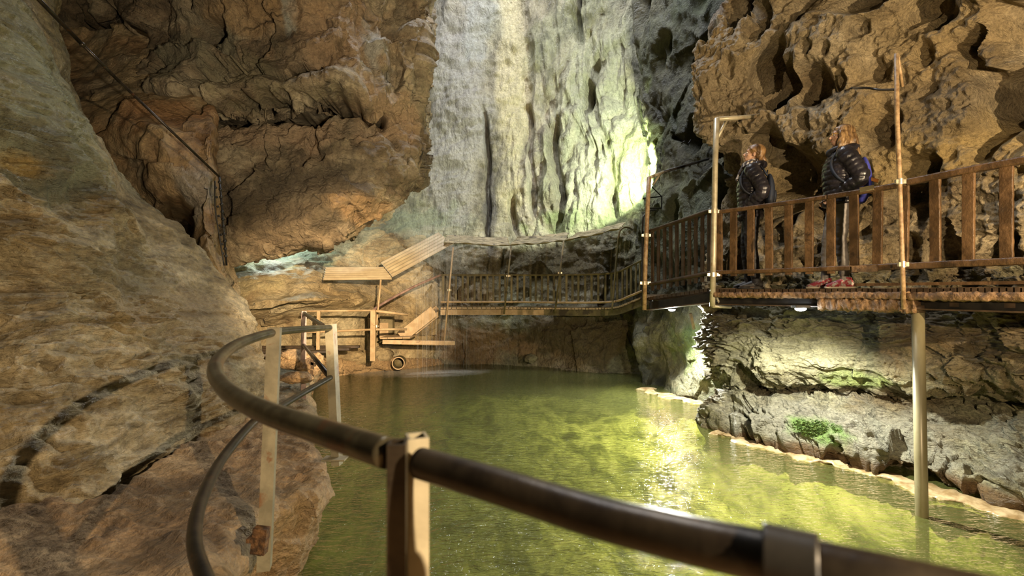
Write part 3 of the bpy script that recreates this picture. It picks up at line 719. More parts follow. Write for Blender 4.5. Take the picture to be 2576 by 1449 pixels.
T['steel'] = simplemat('bright_clamp_steel', (.45,.38,.26), (.62,.55,.4), 20, .35, .6, .1)
T['panel'] = simplemat('pale_corrugated_plastic', (.52,.40,.24), (.68,.55,.34), 3, .5, 0, .1)
T['panel_old'] = simplemat('dirty_corrugated_plastic', (.24,.20,.10), (.55,.46,.28), 7, .6, 0, .5, aniso=(.6,.6,3), extra=((.08,.06,.03), 9, .56))

def thing_mb(name, mb, mat, label, cat, group=None, smooth=False, bevel=0):
    o = mb.build(name, mat, None, smooth, bevel)
    return tag(o, label, cat, group)

# ================================================================== NEAR HANDRAIL
hr = empty('handrail', P(690, 1390, 2.3), label='curved dark steel handrail on pale posts, sweeping across the foreground beside the path', cat='railing')
top = spline([P(765,788,5.6), P(825,828,3.45)], 6)
MB().tube(top, .02, 14).build('top_rail', T['rail_dark'], hr, True)
main = spline([P(829,824,3.4), P(765,828,2.9), P(690,836,2.4), P(606,862,1.95), P(556,897,1.62), P(541,935,1.36), P(575,985,1.10), P(665,1035,.90), P(800,1082,.76), P(975,1140,.635)], 14)
MB().tube(main, .0205, 20).build('top_rail', T['rail'], hr, True)
m2 = spline([P(1058,1165,.615), P(1250,1222,.535), P(1500,1300,.46), P(1750,1362,.405), P(1935,1402,.375), P(2100,1440,.35), P(2320,1490,.325), P(2800,1600,.29)], 10)
MB().tube(m2, .0195, 20).build('top_rail', T['rail_dark'], hr, True)
# sleeve joining two lengths of the rail
cs = spline([P(1920,1392,.376), P(1990,1409,.366), P(2062,1426,.356)], 5)
MB().tube(cs, .0225, 20).build('sleeve', T['black'], hr, True)
low = spline([P(831,950,3.4), P(760,990,2.9), P(690,1032,2.45), P(640,1060,2.25), P(562,1150,1.85), P(510,1250,1.5), P(489,1350,1.26), P(513,1449,1.08), P(590,1600,.92), P(760,1850,.76), P(1000,2100,.66)], 10)
MB().tube(low, .0185, 16).build('lower_rail', T['rail_dark'], hr, True)
MB().tube([P(764,868,5.6), P(831,950,3.45)], .02, 12).build('lower_rail', T['rail_dark'], hr, True)
def angle_post(a, b, w, mat, t=.007, yaw=0, cap=False):
    """L-section post from foot a to head b"""
    m = MB(); a = Vector(a); b = Vector(b)
    r = Matrix.Rotation(yaw, 3, 'Z')
    ex = r @ Vector((1, 0, 0)); ey = r @ Vector((0, 1, 0))
    m.beam(a+ey*0, b, w, t, up=ey)
    m.beam(a+ex*(w/2-t/2)+ey*(w/2), b+ex*(w/2-t/2)+ey*(w/2), t, w, up=ey)
    m.beam(a-ex*(w/2-t/2)+ey*(w/2), b-ex*(w/2-t/2)+ey*(w/2), t, w, up=ey)
    m.beam(a+ey*w, b+ey*w, w, t, up=ey)
    return m
def zfoot(px, py, d, z): q = P(px, py, d); return (q[0], q[1], z)
# nearest post: square tube in front of a pale angle
fp = P(1003, 1138, .63)
m = angle_post((fp[0]-.003, fp[1]-.012, .55), (fp[0], fp[1]-.012, fp[2]+.014), .024, None, .004, .1)
m.build('post', T['rail_dark'], hr)
fq = P(1053, 1125, .655)
m = angle_post((fq[0]-.001, fq[1], .55), (fq[0], fq[1], fq[2]+.012), .028, None, .004, .35)
m.build('post', T['post'], hr)
q = P(688, 832, 2.36); b = P(662, 1372, 2.30)
angle_post((b[0], b[1], .52), (q[0]+.0, q[1], q[2]+.012), .058, None, .006, .3).build('post', T['post'], hr)
m = MB(); m.beam((b[0]-.01, b[1]-.02, .62), (b[0]+.004, b[1]-.02, .74), .066, .04, up=(0, 1, 0)).beam((b[0]-.03, b[1]-.05, .69), (b[0]-.03, b[1]+.05, .69), .05, .02); m.build('foot_bracket', simplemat('rusted_steel', (.05,.025,.012), (.20,.10,.04), 30, .8, 0, 1, bscale=60, dist=.01), hr)
q = P(827, 820, 3.42); b = P(849, 1135, 3.42)
angle_post((b[0]-.015, b[1], .62), (q[0], q[1], q[2]+.012), .058, None, .006, -.1).build('post', T['post'], hr)
MB().beam((b[0]-.09, b[1]-.02, .68), (b[0]+.07, b[1]-.02, .68), .09, .012).build('foot_plate', T['post'], hr)
q = P(765, 783, 5.6); b = P(763, 925, 5.6)
angle_post((b[0], b[1], .60), (q[0], q[1], q[2]), .055, None, .006, .5).build('post', T['post_purple'], hr)

# ================================================================== FAR LEFT RAILING (silt coloured)
fr = empty('path_railing', P(940, 908, 9.7), label='beige silt-coated railing of two rails at the far end of the path', cat='railing')
def rail(a, b, r, mat, par, name, n=10): MB().tube([a, b], r, n).build(name, mat, par, True)
rail(P(760,783,9.2), P(936,781,9.7), .02, T['beige'], fr, 'top_rail')
rail(P(936,781,9.7), P(1026,792,10.2), .028, T['beige'], fr, 'top_rail')
rail(P(770,836,9.2), P(936,829,9.7), .022, T['beige'], fr, 'lower_rail')
rail(P(936,829,9.7), P(1023,828,10.2), .025, T['beige'], fr, 'lower_rail')
MB().beam(P(938,908,9.7), P(939,780,9.7), .10, .08, up=(0,1,0)).build('post', T['beige'], fr, bevel=.008)
MB().beam(P(800,880,9.25), P(802,782,9.25), .06, .05, up=(0,1,0)).build('post', T['beige'], fr, bevel=.006)

# ================================================================== STAIRS, LANDING
st = empty('staircase', P(1010, 850, 10.9), label='short silt-coated wooden stair climbing from the landing to the far walkway', cat='stairs')
S0 = P(1008, 848, 10.8); S1 = P(1092, 782, 11.1)
for dy in (0, .75):
    MB().beam((S0[0], S0[1]+dy, S0[2]), (S1[0], S1[1]+dy, S1[2]), .045, .26).build('stringer', T['beige'], st, bevel=.006)
for k in range(5):
    f = (k+.5)/5; x = S0[0]+(S1[0]-S0[0])*f; y = S0[1]+(S1[1]-S0[1])*f; z = S0[2]+(S1[2]-S0[2])*f+.05
    MB().beam((x, y+.02, z), (x, y+.74, z), .18, .03).build('tread', T['beige'], st)
ld = empty('landing_platform', P(1050, 862, 10.8), label='low silt-coated plank landing beam under the foot of the wooden stair', cat='platform')
MB().beam(P(962,860,10.5), P(1144,863,10.9), .08, .09).build('edge_beam', T['beige'], ld, bevel=.006)
for k in range(4):
    a = P(957+19*k, 851-.3*k, 10.5)
    MB().beam((a[0]+.07, a[1], a[2]), (a[0]+.08, a[1]+.8, a[2]), .155, .035).build('board', T['beige'], ld, bevel=.004)
MB().beam(P(985,852,10.9), P(1000,772,11.0), .0, .0) if False else None
sh = MB().tube(spline([P(930,800,10.2), P(944,776,10.3), P(1030,727,10.8), P(1108,692,11.2)], 6), .028, 10)
thing_mb('stair_handrail', sh, T['post_purple'], 'glossy purple-brown handrail sloping up beside the wooden stair', 'handrail', smooth=True)
bx_ = MB().box if False else None
cab = empty('utility_cabinet', P(975, 850, 11.2), label='dull brown cupboard standing against the rock behind the stair foot', cat='cabinet')
MB().beam(P(974, 862, 11.25), P(974, 795, 11.25), .30, .2, up=(0,1,0)).build('body', T['olive'], cab, bevel=.008)
MB().beam(P(966, 850, 11.13), P(966, 812, 11.13), .20, .02, up=(0,1,0)).build('door', T['beige'], cab)

# ================================================================== FAR WALKWAY
far_o = [(1108,11.2,.37),(1200,11.3,.37),(1290,11.3,.37),(1360,11.2,.375),(1420,11.0,.375),(1490,10.8,.37),(1548,10.6,.34),(1585,10.25,.22),(1614,9.9,.12)]
FO = [Vector(((a-HX)/F*d, d, CZ-z)) for a, d, z in far_o]
FO.append(Vector((2.30, 8.2, 1.80))); FO.append(Vector((1.90, 6.72, 1.75)))
def along(pts, n): return spline(pts, n)
fs = along(FO[:9], 8)
def inward(pts, k):
    t = (pts[min(k+1, len(pts)-1)]-pts[max(k-1, 0)]); t.z = 0; t.normalize()
    return Vector((-t.y, t.x, 0))
fd = empty('walkway_deck', FO[0], label='far curved timber walkway deck hung along the back wall above the pool', cat='walkway')
def strip(pts, inn, width, zoff, th, off=0.0):
    m = MB(); V = []
    for k, p in enumerate(pts):
        n = inn(pts, k)
        a = p+n*off; b = p+n*(off+width)
        V += [(a.x, a.y, a.z+zoff), (b.x, b.y, b.z+zoff), (b.x, b.y, b.z+zoff-th), (a.x, a.y, a.z+zoff-th)]
    Fc = []
    for k in range(len(pts)-1):
        for j in range(4): Fc.append((k*4+j, k*4+(j+1) % 4, k*4+4+(j+1) % 4, k*4+4+j))
    Fc += [(3, 2, 1, 0), tuple(len(V)-4+j for j in range(4))]
    m.add(V, Fc); return m
def planks(pts, inn, width, zoff, th, pitch, gap, off=-.03):
    m = MB(); L = 0; 
    for k in range(len(pts)-1):
        seg = (pts[k+1]-pts[k]); n = max(1, round(seg.length/pitch))
        for j in range(n):
            c = pts[k]+seg*((j+.5)/n); nn = inn(pts, k)
            m.beam((c.x+nn.x*off, c.y+nn.y*off, c.z+zoff+random.uniform(-.003, .003)), (c.x+nn.x*(off+width), c.y+nn.y*(off+width), c.z+zoff), seg.length/n-gap, th)
    return m
planks(fs, inward, .95, 0, .035, .15, .012).build('deck_boards', T['beige'], fd)
a = fs[:26]; b = fs[25:]
strip(a, inward, .06, -.03, .13).build('edge_beam', T['beige'], fd)
strip(b, inward, .06, -.03, .13).build('edge_beam', T['olive'], fd)
strip(fs, inward, .06, -.03, .13, .8).build('edge_beam', T['wood_dark'], fd)
cn = spline(FO[8:], 8)
cd_ = empty('walkway_deck', FO[9], label='dark connecting deck running back from the near walkway corner to the far walkway', cat='walkway')
inr = lambda p, k: -inward(p, k) if inward(p, k).x < 0 else inward(p, k)
planks(cn, inr, .9, 0, .035, .15, .012).build('deck_boards', T['wood_dark'], cd_)
strip(cn, inr, .06, -.03, .13).build('edge_beam', T['wood_dark'], cd_)

def railing(name, pts, inn, hz, lowz, spacing, bw, bt, mat, mat_low, label, rails_r=(.032, .025), seg=None, par_loc=None, nb=None, basez=0.0, top_off=0, bal_drop=.0, jitter=0, extra_thin=None):
    e = empty(name, pts[0], label=label, cat='railing')
    seg = seg or [0, len(pts)-1]
    for i in range(len(seg)-1):
        q = pts[seg[i]:seg[i+1]+1]
        for z, r, m_, nm in ((hz, rails_r[0], mat, 'top_rail'), (lowz, rails_r[1], mat_low, 'bottom_rail')):
            V = [p+Vector((0, 0, z)) for p in q]
            mb = MB(); mb.tube(V, r, 12)
            mb.build(nm, m_, e, True)
    # balusters
    L = [0]
    for k in range(len(pts)-1): L.append(L[-1]+(pts[k+1]-pts[k]).length)
    n = nb or int(L[-1]/spacing); out = []
    for j in range(n):
        s = (j+.5)/n*L[-1]+random.uniform(-jitter, jitter); k = max(i for i in range(len(L)-1) if L[i] <= s); f = (s-L[k])/(L[k+1]-L[k])
        c = pts[k].lerp(pts[k+1], f); t = (pts[k+1]-pts[k]).normalized(); nn = inn(pts, k)
        c = c+nn*(rails_r[0]*.2)
        mb = MB(); mb.beam((c.x, c.y, c.z+lowz-bal_drop), (c.x, c.y, c.z+hz-.01), bw, bt, up=tuple(nn))
        out.append(mb.build('baluster', mat, e, bevel=.004 if bt > .02 else 0))
    return e
rp = fs
railing('walkway_railing', rp, inward, .77, .14, .142, .05, .022, T['olive'], T['beige'],
        'dark timber railing with many thin balusters along the far curved walkway', (.022, .024), seg=[0, 16, 32, 48, 64], jitter=.012)

# ================================================================== CANOPY OVER THE FAR WALKWAY
def corr(a0, a1, b1, b0, name, mat, label, ribs=6, depth=.018, group=None, tatter=0, nu=40, edge=True):
    """corrugated sheet between the front edge a0-a1 and the back edge b0-b1, ribs running along its length"""
    a0, a1, b0, b1 = map(Vector, (a0, a1, b0, b1)); nv = ribs*8+1; V = []
    n = (a1-a0).cross(b0-a0).normalized()
    for j in range(nv):
        v = j/(nv-1)
        for i in range(nu+1):
            u = i/nu; p = a0.lerp(a1, u).lerp(b0.lerp(b1, u), v)
            w = depth*math.cos(v*ribs*2*math.pi)
            if tatter: w += tatter*math.sin(u*9+v*7+a0.x*5)*.5+tatter*math.sin(u*23+v*31)*.35
            V.append(p+n*w)
    Fc = [(j*(nu+1)+i, j*(nu+1)+i+1, (j+1)*(nu+1)+i+1, (j+1)*(nu+1)+i) for j in range(nv-1) for i in range(nu)]
    o = mesh_obj(name, V, Fc, mat, None, True)
    s = o.modifiers.new('t', 'SOLIDIFY'); s.thickness = .006
    return tag(o, label, 'canopy', group)
def sheet(f0, f1, wid, rise, *a, **k):
    f0 = Vector(f0); f1 = Vector(f1); t = (f1-f0); t.z = 0; t.normalize(); n = Vector((-t.y, t.x, 0))
    if n.y < 0: n = -n
    up = Vector((0, 0, rise)); return corr(f0, f1, f1+n*wid+up, f0+n*wid+up, *a, **k)
sheet(P(812,706,9.9), P(986,704,10.3), .78, .30, 'canopy_sheet', T['panel'], 'leftmost level corrugated canopy sheet, over the end of the path')
sheet(P(988,698,10.3), P(1142,614,11.0), .95, .36, 'canopy_sheet', T['panel'], 'sloping corrugated canopy sheet climbing above the wooden stair')
sheet(P(1116,611,11.0), P(1283,619,11.1), .8, .26, 'canopy_sheet', T['panel_old'], 'ragged level canopy sheet just right of the sloping one', tatter=.02)
sheet(P(1281,618,11.1), P(1421,607,10.8), .8, .27, 'canopy_sheet', T['panel_old'], 'ragged canopy sheet over the middle of the far walkway railing', tatter=.025)
sheet(P(1420,607,10.8), P(1556,577,10.3), .8, .24, 'canopy_sheet', T['panel_old'], 'rightmost dark ragged canopy sheet, ending at the bent hanger pole', tatter=.025)
for o in list(COL.objects):
    if o.name.startswith('canopy_sheet'): o['group'] = 'corrugated canopy sheets over the far walkway'

def pole(name, pts, r, mat, label, clamps=(), brk=(), n=12, hook=False):
    e = empty(name, pts[0], label=label, cat='pole')
    MB().tube(pts, r, n).build('shaft', mat, e, True)
    for c in clamps:
        c = Vector(c); m = MB(); m.tube([c-Vector((0, 0, .025)), c+Vector((0, 0, .025))], r*1.35, 12)
        m.beam(c-Vector((r*2.2, 0, 0)), c+Vector((r*2.6, 0, 0)), .02, .035); m.build('clamp', T['steel'], e)
    for a, b, w, mt in brk:
        m = MB(); m.tube([a, b], w, 10); m.build('bracket', mt, e, True)
    return e
for (x0,y0,d0),(x1,y1,d1),lab,mt in (((1140,622,10.95),(1117,866,11.05),'hanger pole at the left end of the far railing, reaching down to the landing', 'beige'),
        ((1286,618,11.05),(1268,790,11.15),'hanger pole under the joint of the two ragged level canopy sheets','olive'),
        ((1418,606,10.75),(1396,788,10.85),'thin hanger pole crossing the middle of the far walkway railing','olive'),
        ((958,704,10.15),(944,850,10.2),'thin pole under the leftmost canopy sheet','beige')):
    A_ = Vector(P(x0,y0,d0)); B_ = Vector(P(x1,y1,d1))
    pole('hanger_pole', [B_, A_], .02, T[mt], lab, clamps=[A_.lerp(B_, .44 if x0 > 1000 else .8)])
pole('hanger_pole', [Vector(p) for p in spline([P(1539,786,10.35), P(1552,640,10.3), P(1557,590,10.28), P(1566,574,10.3), P(1580,572,10.5), P(1590,578,11.0)], 6)], .02, T['olive'], 'hanger pole bent over into the rock at its top, right of the canopy')

# ================================================================== NEAR WALKWAY
NL = [Vector(P(1634,0,6.62)), Vector(P(1705,0,6.15)), Vector(P(1792,0,5.6))]
for p, z in zip(NL, (1.76, 1.82, 1.88)): p.z = z
NR = [Vector(((a-HX)/F*d, d, 1.862)) for a, d in ((1797,5.58),(1900,5.22),(2020,4.84),(2145,4.47),(2268,4.12),(2400,3.76),(2540,3.46),(2700,3.18),(3000,2.75))]
ns = spline(NR, 8); ls = spline(NL, 8)
inr2 = lambda p, k: (lambda n: n if n.x > 0 else -n)(inward(p, k))
nd = empty('walkway_deck', NR[4], label='near walkway deck with mud-crusted edge where the two visitors stand', cat='walkway')
planks(ns, inr2, 1.02, 0, .045, .17, .012, off=-.05).build('deck_boards', T['wood_dark'], nd)
def crustbox(pts, inn, w, zoff, th, off, amp, seed, res=.02, prot=0):
    """mud-crusted beam following the deck edge, front face lumpy"""
    L = sum((pts[k+1]-pts[k]).length for k in range(len(pts)-1)); n = max(8, int(L/res)); W = None
    s = [0]
    for k in range(len(pts)-1): s.append(s[-1]+(pts[k+1]-pts[k]).length)
    ring = 16; V = []
    for i in range(n+1):
        x = i/n*L; k = min(max(j for j in range(len(s)-1) if s[j] <= x+1e-9), len(s)-2); f = (x-s[k])/(s[k+1]-s[k]); c = pts[k].lerp(pts[k+1], f); nn = inn(pts, k)
        for j in range(ring):
            g = 2*math.pi*j/ring; cx = math.copysign(abs(math.cos(g))**.45, math.cos(g)); cy = math.copysign(abs(math.sin(g))**.45, math.sin(g))
            o = nn*(off+w/2+cx*w/2); V.append((c.x+o.x, c.y+o.y, c.z+zoff-th/2+cy*th/2))
    V = np.array(V); ctr = V.reshape(n+1, ring, 3).mean(1, keepdims=True)
    dirn = (V.reshape(n+1, ring, 3)-ctr); dirn /= np.linalg.norm(dirn, axis=-1, keepdims=True)
    d = amp*(fbm(V*28, 3, seed)+.6*vn(V*60, seed+1)+.3)
    V = V+dirn.reshape(-1, 3)*d[:, None]
    Fc = [(i*ring+j, i*ring+(j+1) % ring, (i+1)*ring+(j+1) % ring, (i+1)*ring+j) for i in range(n) for j in range(ring)]
    Fc += [tuple(range(ring-1, -1, -1)), tuple(range(n*ring, (n+1)*ring))]
    return V, Fc
for k0, k1, z, th, amp, sd in ((0, 34, -.015, .055, .012, 3), (34, 64, -.015, .06, .012, 5)):
    v, f = crustbox(ns[k0:k1+1], inr2, .08, z, th, -.09, amp, sd, .012); mesh_obj('crusted_edge_board', v, f, T['crust'], nd)
v, f = crustbox(ns[19:36], inr2, .10, -.075, .10, -.08, .02, 9, .012); mesh_obj('crusted_beam', v, f, T['crust'], nd)
strip(ns, inr2, .08, -.05, .10, 0.0).build('edge_beam', T['black'], nd)
strip(ns, inr2, .12, -.145, .012, -.05).build('lower_flange', T['wood_dark'], nd)
strip(ns, inr2, .08, -.05, .12, .9).build('edge_beam', T['black'], nd)
strip(ns[14:], inr2, .02, .085, .03, .95).build('kick_board', T['wood'], nd)
for k in range(0, 64, 8):
    c = ns[k]; nn = inr2(ns, k); MB().beam((c.x, c.y, c.z-.09), (c.x+nn.x*.95, c.y+nn.y*.95, c.z-.09), .06, .07).build('joist', T['wood_dark'], nd)
nd2 = empty('walkway_deck', NL[1], label='dark short deck length between the two tall corner poles', cat='walkway')
planks(ls, inr2, .95, 0, .04, .15, .012, off=-.03).build('deck_boards', T['wood_dark'], nd2)
strip(ls, inr2, .06, -.04, .1).build('edge_beam', T['black'], nd2)
strip(ls, inr2, .14, -.145, .012, -.06).build('lower_flange', T['wood_side'], nd2)

nr = empty('walkway_railing', NR[0], label='wet brown timber railing with broad balusters in front of the two visitors', cat='railing')
def flatrail(pts, inn, z, w, h, mat, name, par, bev=.008, amp=.0):
    o = strip([p+Vector((0, 0, z+h/2)) for p in pts], inn, w, 0, h, -w/2).build(name, mat, par, bevel=bev); return o
flatrail(ns[:21], inr2, .905, .05, .045, T['wood'], 'top_rail', nr, .012)
flatrail(ns[20:34], inr2, .905, .05, .048, T['wood'], 'top_rail', nr, .012)
flatrail(ns[33:], inr2, .915, .06, .055, T['wood'], 'top_rail', nr, .012)
v, f = crustbox([p+Vector((0, 0, .235)) for p in ns[:25]], inr2, .05, 0, .045, -.03, .003, 13, .02); mesh_obj('bottom_rail', v, f, T['wood'], nr)
v, f = crustbox([p+Vector((0, 0, .235)) for p in ns[25:]], inr2, .05, 0, .055, -.03, .003, 15, .02); mesh_obj('bottom_rail', v, f, T['wood'], nr)
def at_px(pts, px):
    for k in range(len(pts)-1):
        a = HX+F*pts[k].x/pts[k].y; b = HX+F*pts[k+1].x/pts[k+1].y
        if a <= px <= b: return pts[k].lerp(pts[k+1], (px-a)/(b-a)), k
    return pts[-1], len(pts)-2
bal_x = [1809, 1846, 1889, 1934, 1984, 2036, 2091, 2148, 2209, 2279, 2352, 2437, 2532, 2640, 2760, 2890]
for i, x in enumerate(bal_x):
    c, k = at_px(ns, x); nn = inr2(ns, k); j = random.uniform(-.008, .008)
    a = Vector((c.x+j, c.y, c.z+.23)); b = Vector((c.x, c.y, c.z+.89)); bb = []
    # baluster as a slightly rough plank
    nz = 22; V = []; t = (ns[min(k+1, len(ns)-1)]-ns[k]); t.z = 0; t.normalize(); bw = .075 if i != 9 else .05
    for q in range(nz+1):
        p = a.lerp(b, q/nz)
        for sx_, sy_ in ((-1, -1), (1, -1), (1, 1), (-1, 1)):
            V.append(p+t*(sx_*bw/2+random.uniform(-.0018, .0018))+nn*(sy_*.014+random.uniform(-.001, .001)))
    Fc = [(q*4+w, q*4+(w+1) % 4, q*4+4+(w+1) % 4, q*4+4+w) for q in range(nz) for w in range(4)]+[(3, 2, 1, 0), tuple(nz*4+w for w in range(4))]
    o = mesh_obj('baluster', V, Fc, T['wood'], nr, False); md = o.modifiers.new('b', 'BEVEL'); md.width = .004; md.segments = 2; md.limit_method = 'ANGLE'
    # stub of the baluster bolted below the bottom rail
    m = MB(); m.beam((c.x, c.y, c.z+.165), (c.x, c.y, c.z+.205), .065, .03, up=tuple(nn)); m.build('baluster_foot', T['wood'], o, bevel=.004) if x < 2200 else None
c, k = at_px(ns, 2168); c2, k2 = at_px(ns, 2203)
nn = inr2(ns, k)
MB().beam((c.x-nn.x*.034, c.y-nn.y*.034, c.z+.915), (c2.x-nn.x*.034, c2.y-nn.y*.034, c2.z+.917), .008, .045).build('joint_plate', T['olive'], nr)
c, k = at_px(ns, 2150); c2, k2 = at_px(ns, 2215)
MB().beam((c.x-nn.x*.05, c.y-nn.y*.05, c.z+.20), (c2.x-nn.x*.05, c2.y-nn.y*.05, c2.z+.20), .01, .06).build('joint_plate', T['crust'], nr)

ll = railing('walkway_railing', ls, inr2, .925, .195, .1, .045, .02, T['wood_dark'], T['wood_dark'],
        'short dark railing of close thin balusters between the two tall corner poles', (.026, .026), nb=10, bal_drop=.09)
for ch in list(ll.children):
    pass

def PV(*a): return Vector(P(*a))
pole('corner_pole', [PV(1792,771,5.52), PV(1795,640,5.52), PV(1799,420,5.52), PV(1803,298,5.52)], .031, T['pole'], 'pale tall pole with arm bent right over the first visitor, left of the brown railing',
     clamps=[PV(1797,532,5.52), PV(1794,691,5.52)],
     brk=[(PV(1803,300,5.52), PV(1900,293,5.75), .026, T['pole']), (PV(1806,345,5.52), PV(1828,303,5.6), .018, T['pole']), (PV(1792,770,5.52), PV(1838,772,5.62), .02, T['pole']), (PV(1799,738,5.52), PV(1812,770,5.56), .014, T['pole']), (PV(1896,290,5.75), PV(1910,287,5.95), .011, T['steel'])])
pole('corner_pole', [PV(1621,780,6.6), PV(1624,640,6.6), PV(1629,520,6.6), PV(1633,446,6.6)], .03, T['pole_wood'], 'darker corner pole with short arm, where near and far walkways meet',
     clamps=[PV(1626,592,6.6), PV(1622,712,6.6)],
     brk=[(PV(1633,447,6.6), PV(1668,433,6.9), .022, T['pole']), (PV(1643,464,6.65), PV(1662,436,6.85), .016, T['pole']), (PV(1668,433,6.9), PV(1782,400,8.0), .02, T['black'])])
thing_mb('bent_pipe', MB().tube(spline([P(1617,770,7.4), P(1616,640,7.4), P(1617,560,7.4), P(1622,540,7.45), P(1634,530,7.6), P(1650,528,8.0)], 8), .014, 10), T['black'], 'thin black bent pipe standing just left of the darker corner pole', 'pipe', smooth=True)
thing_mb('wall_bracket', MB().tube([P(1618,499,8.2), P(1665,494,8.9)], .012, 8).tube([P(1665,494,8.9), P(1664,524,8.9)], .012, 8).tube([P(1664,524,8.9), P(1636,524,8.4)], .012, 8).tube([P(1664,494,8.9), P(1640,470,8.6)], .01, 8), T['black'], 'small dark iron bracket fixed to the rock right of the darker corner pole', 'bracket')
pole('tall_pole', [PV(2274,778,4.02), PV(2270,660,4.02), PV(2263,450,4.02), PV(2257,300,4.02), PV(2255,135,4.02)], .0175, T['pole_wood'], 'tall slim muddy pole reaching high up the pitted wall, right of the visitors',
     clamps=[PV(2264,457,4.02), PV(2271,665,4.02)],
     brk=[(PV(2258,137,4.02), PV(2270,218,4.12), .012, T['pole_wood'])])
thing_mb('iron_stub', MB().tube(spline([P(2140,222,4.9), P(2180,221,4.85), P(2215,226,4.7), P(2256,225,4.1)], 5), .011, 10), T['black'], 'thin black iron bar running left from the slim muddy pole to the pitted wall', 'bar', smooth=True)
sp = empty('support_pipe', P(2320,1300,4.0), label='round grey pipe column standing in the water below the near walkway', cat='pipe')
MB().tube([PV(2323,1480,4.0), PV(2319,1290,4.0), PV(2309,784,4.0)], .044, 28).build('shaft', T['pipe'], sp, True)
MB().tube([PV(2309,786,4.0), PV(2308,768,4.0)], .05, 24).build('cap', T['wood_dark'], sp, True)

for o in list(COL.objects):
    if o.name.startswith('hanger_pole'): o['group'] = 'hanger poles of the far walkway'
    if o.name.startswith('corner_pole'): o['group'] = 'corner poles of the near walkway'
# ---- LED floodlights under the deck
emi, nt, out = newmat('led_face'); e_ = nt.nodes.new('ShaderNodeEmission'); e_.inputs[0].default_value = (.85, .93, 1, 1); e_.inputs[1].default_value = 150; nt.links.new(e_.outputs[0], out.inputs[0])
def led(px, py, d, label, s=1.0):
    c = PV(px, py, d); e = empty('floodlight', c, label=label, cat='lamp', group='white lamps under the deck')
    MB().beam(c+Vector((-.07*s, 0, .035)), c+Vector((.07*s, 0, .035)), .09*s, .03).build('housing', T['black'], e, bevel=.005)
    m = MB(); m.ball(c+Vector((0, 0, .012)), .05*s, 8, 14, (1, 1, .45)); m.build('lens', emi, e, True)
led(2014, 780, 4.72, 'bright round white lamp fixed under the near walkway below the visitors')
led(1690, 781, 8.0, 'smaller white lamp fixed under the deck left of the corner rock', 1.1)

# ================================================================== LEFT CABLE POLE AND TWIN RODS
thing_mb('guide_rod', MB().tube([P(60,-40,3.9), P(205,110,4.6)], .019, 12).tube([P(205,110,4.6), P(300,205,5.0)], .016, 12).tube([P(300,205,5.0), P(552,445,6.0)], .014, 12).ball(P(207,112,4.6), .026), T['rail_dark'], 'long straight steel rod slanting down across the upper left of the cave', 'rod', smooth=True)
m = MB(); a = PV(552,445,6.0); b = PV(570,668,6.1); m.tube([a, b], .012, 10)
for k in range(11): c = a.lerp(b, (k+.7)/12); m.ball(c, .022, 6, 8)
thing_mb('hanging_chain', m, T['black'], 'black knotted rod hanging straight down from the end of the slanting steel rod', 'rod', smooth=True)
m = MB(); a = PV(541,455,6.05); b = PV(564,668,6.15); m.tube(spline([a, PV(541,520,6.03), PV(551,590,6.08), b], 5), .008, 8)
for k in range(8): c = a.lerp(b, (k+.7)/9); m.ball(c+Vector((0,0,0)), .016, 6, 8)
thing_mb('hanging_cable', m, T['black'], 'thinner dark cable hanging left of the knotted rod', 'cable', smooth=True)

# ================================================================== SMALL THINGS
g = empty('metal_gate', P(632,668,11.5), label='small blue-green metal frame in daylight under the brown overhang', cat='gate')
gm = simplemat('blue_green_paint', (.12,.22,.22), (.22,.36,.34), 5, .4)
MB().beam(P(618,652,10.9), P(650,652,10.9), .03, .05).beam(P(618,664,10.9), P(648,668,10.9), .03, .04).beam(P(620,650,10.9), P(622,680,10.9), .03, .03, up=(0,1,0)).beam(P(634,650,10.9), P(636,680,10.9), .03, .03, up=(0,1,0)).build('frame', gm, g)
MB().tube([P(612,662,10.8), P(645,678,10.7)], .012, 8).build('bar', T['black'], g)
d = empty('drain_pipe', P(1000,908,11.9), label='open end of a round grey drain pipe at the water line below the stair', cat='pipe')
c = PV(1002,914,10.9); ax = Vector((.15, -1, .05)).normalized(); m = MB()
pr = [c-ax*.5, c]; m.tube(pr, .14, 24, cap=False); m.tube([c, c-ax*.5], .125, 24, cap=False); m.tube([c-ax*.45, c-ax*.46], .14, 24)
for k in range(24):
    pass
m.build('barrel', T['olive'], d, True)
tv = []; n = 24
u = ax.cross(Vector((0, 0, 1))).normalized(); w_ = u.cross(ax)
for r in (.122, .143):
    for k in range(n): g_ = 2*math.pi*k/n; tv.append(c+ax*.004+(u*math.cos(g_)+w_*math.sin(g_))*r)
mesh_obj('rim', tv, [(k, (k+1) % n, n+(k+1) % n, n+k) for k in range(n)], T['beige'], d, False)
# dark duckboards across the far end of the path
for k, (x0, x1, y, dd) in enumerate(((628,905,871,9.9), (632,880,877,9.5), (640,850,884,9.1), (646,760,891,8.7))):
    a = P(x0, y, dd); b = P(x1, y-4+k, dd+.3)
    tag(MB().beam((a[0], a[1], .72), (b[0], b[1], .70), .16, .05).build('plank', T['wood_dark'], None, bevel=.006),
        ['long dark plank lying at the very back of the path', 'dark plank second from the back of the path', 'dark plank in front of the two longest ones', 'shortest dark plank, nearest the curved handrail'][k], 'plank', 'dark planks across the far path')
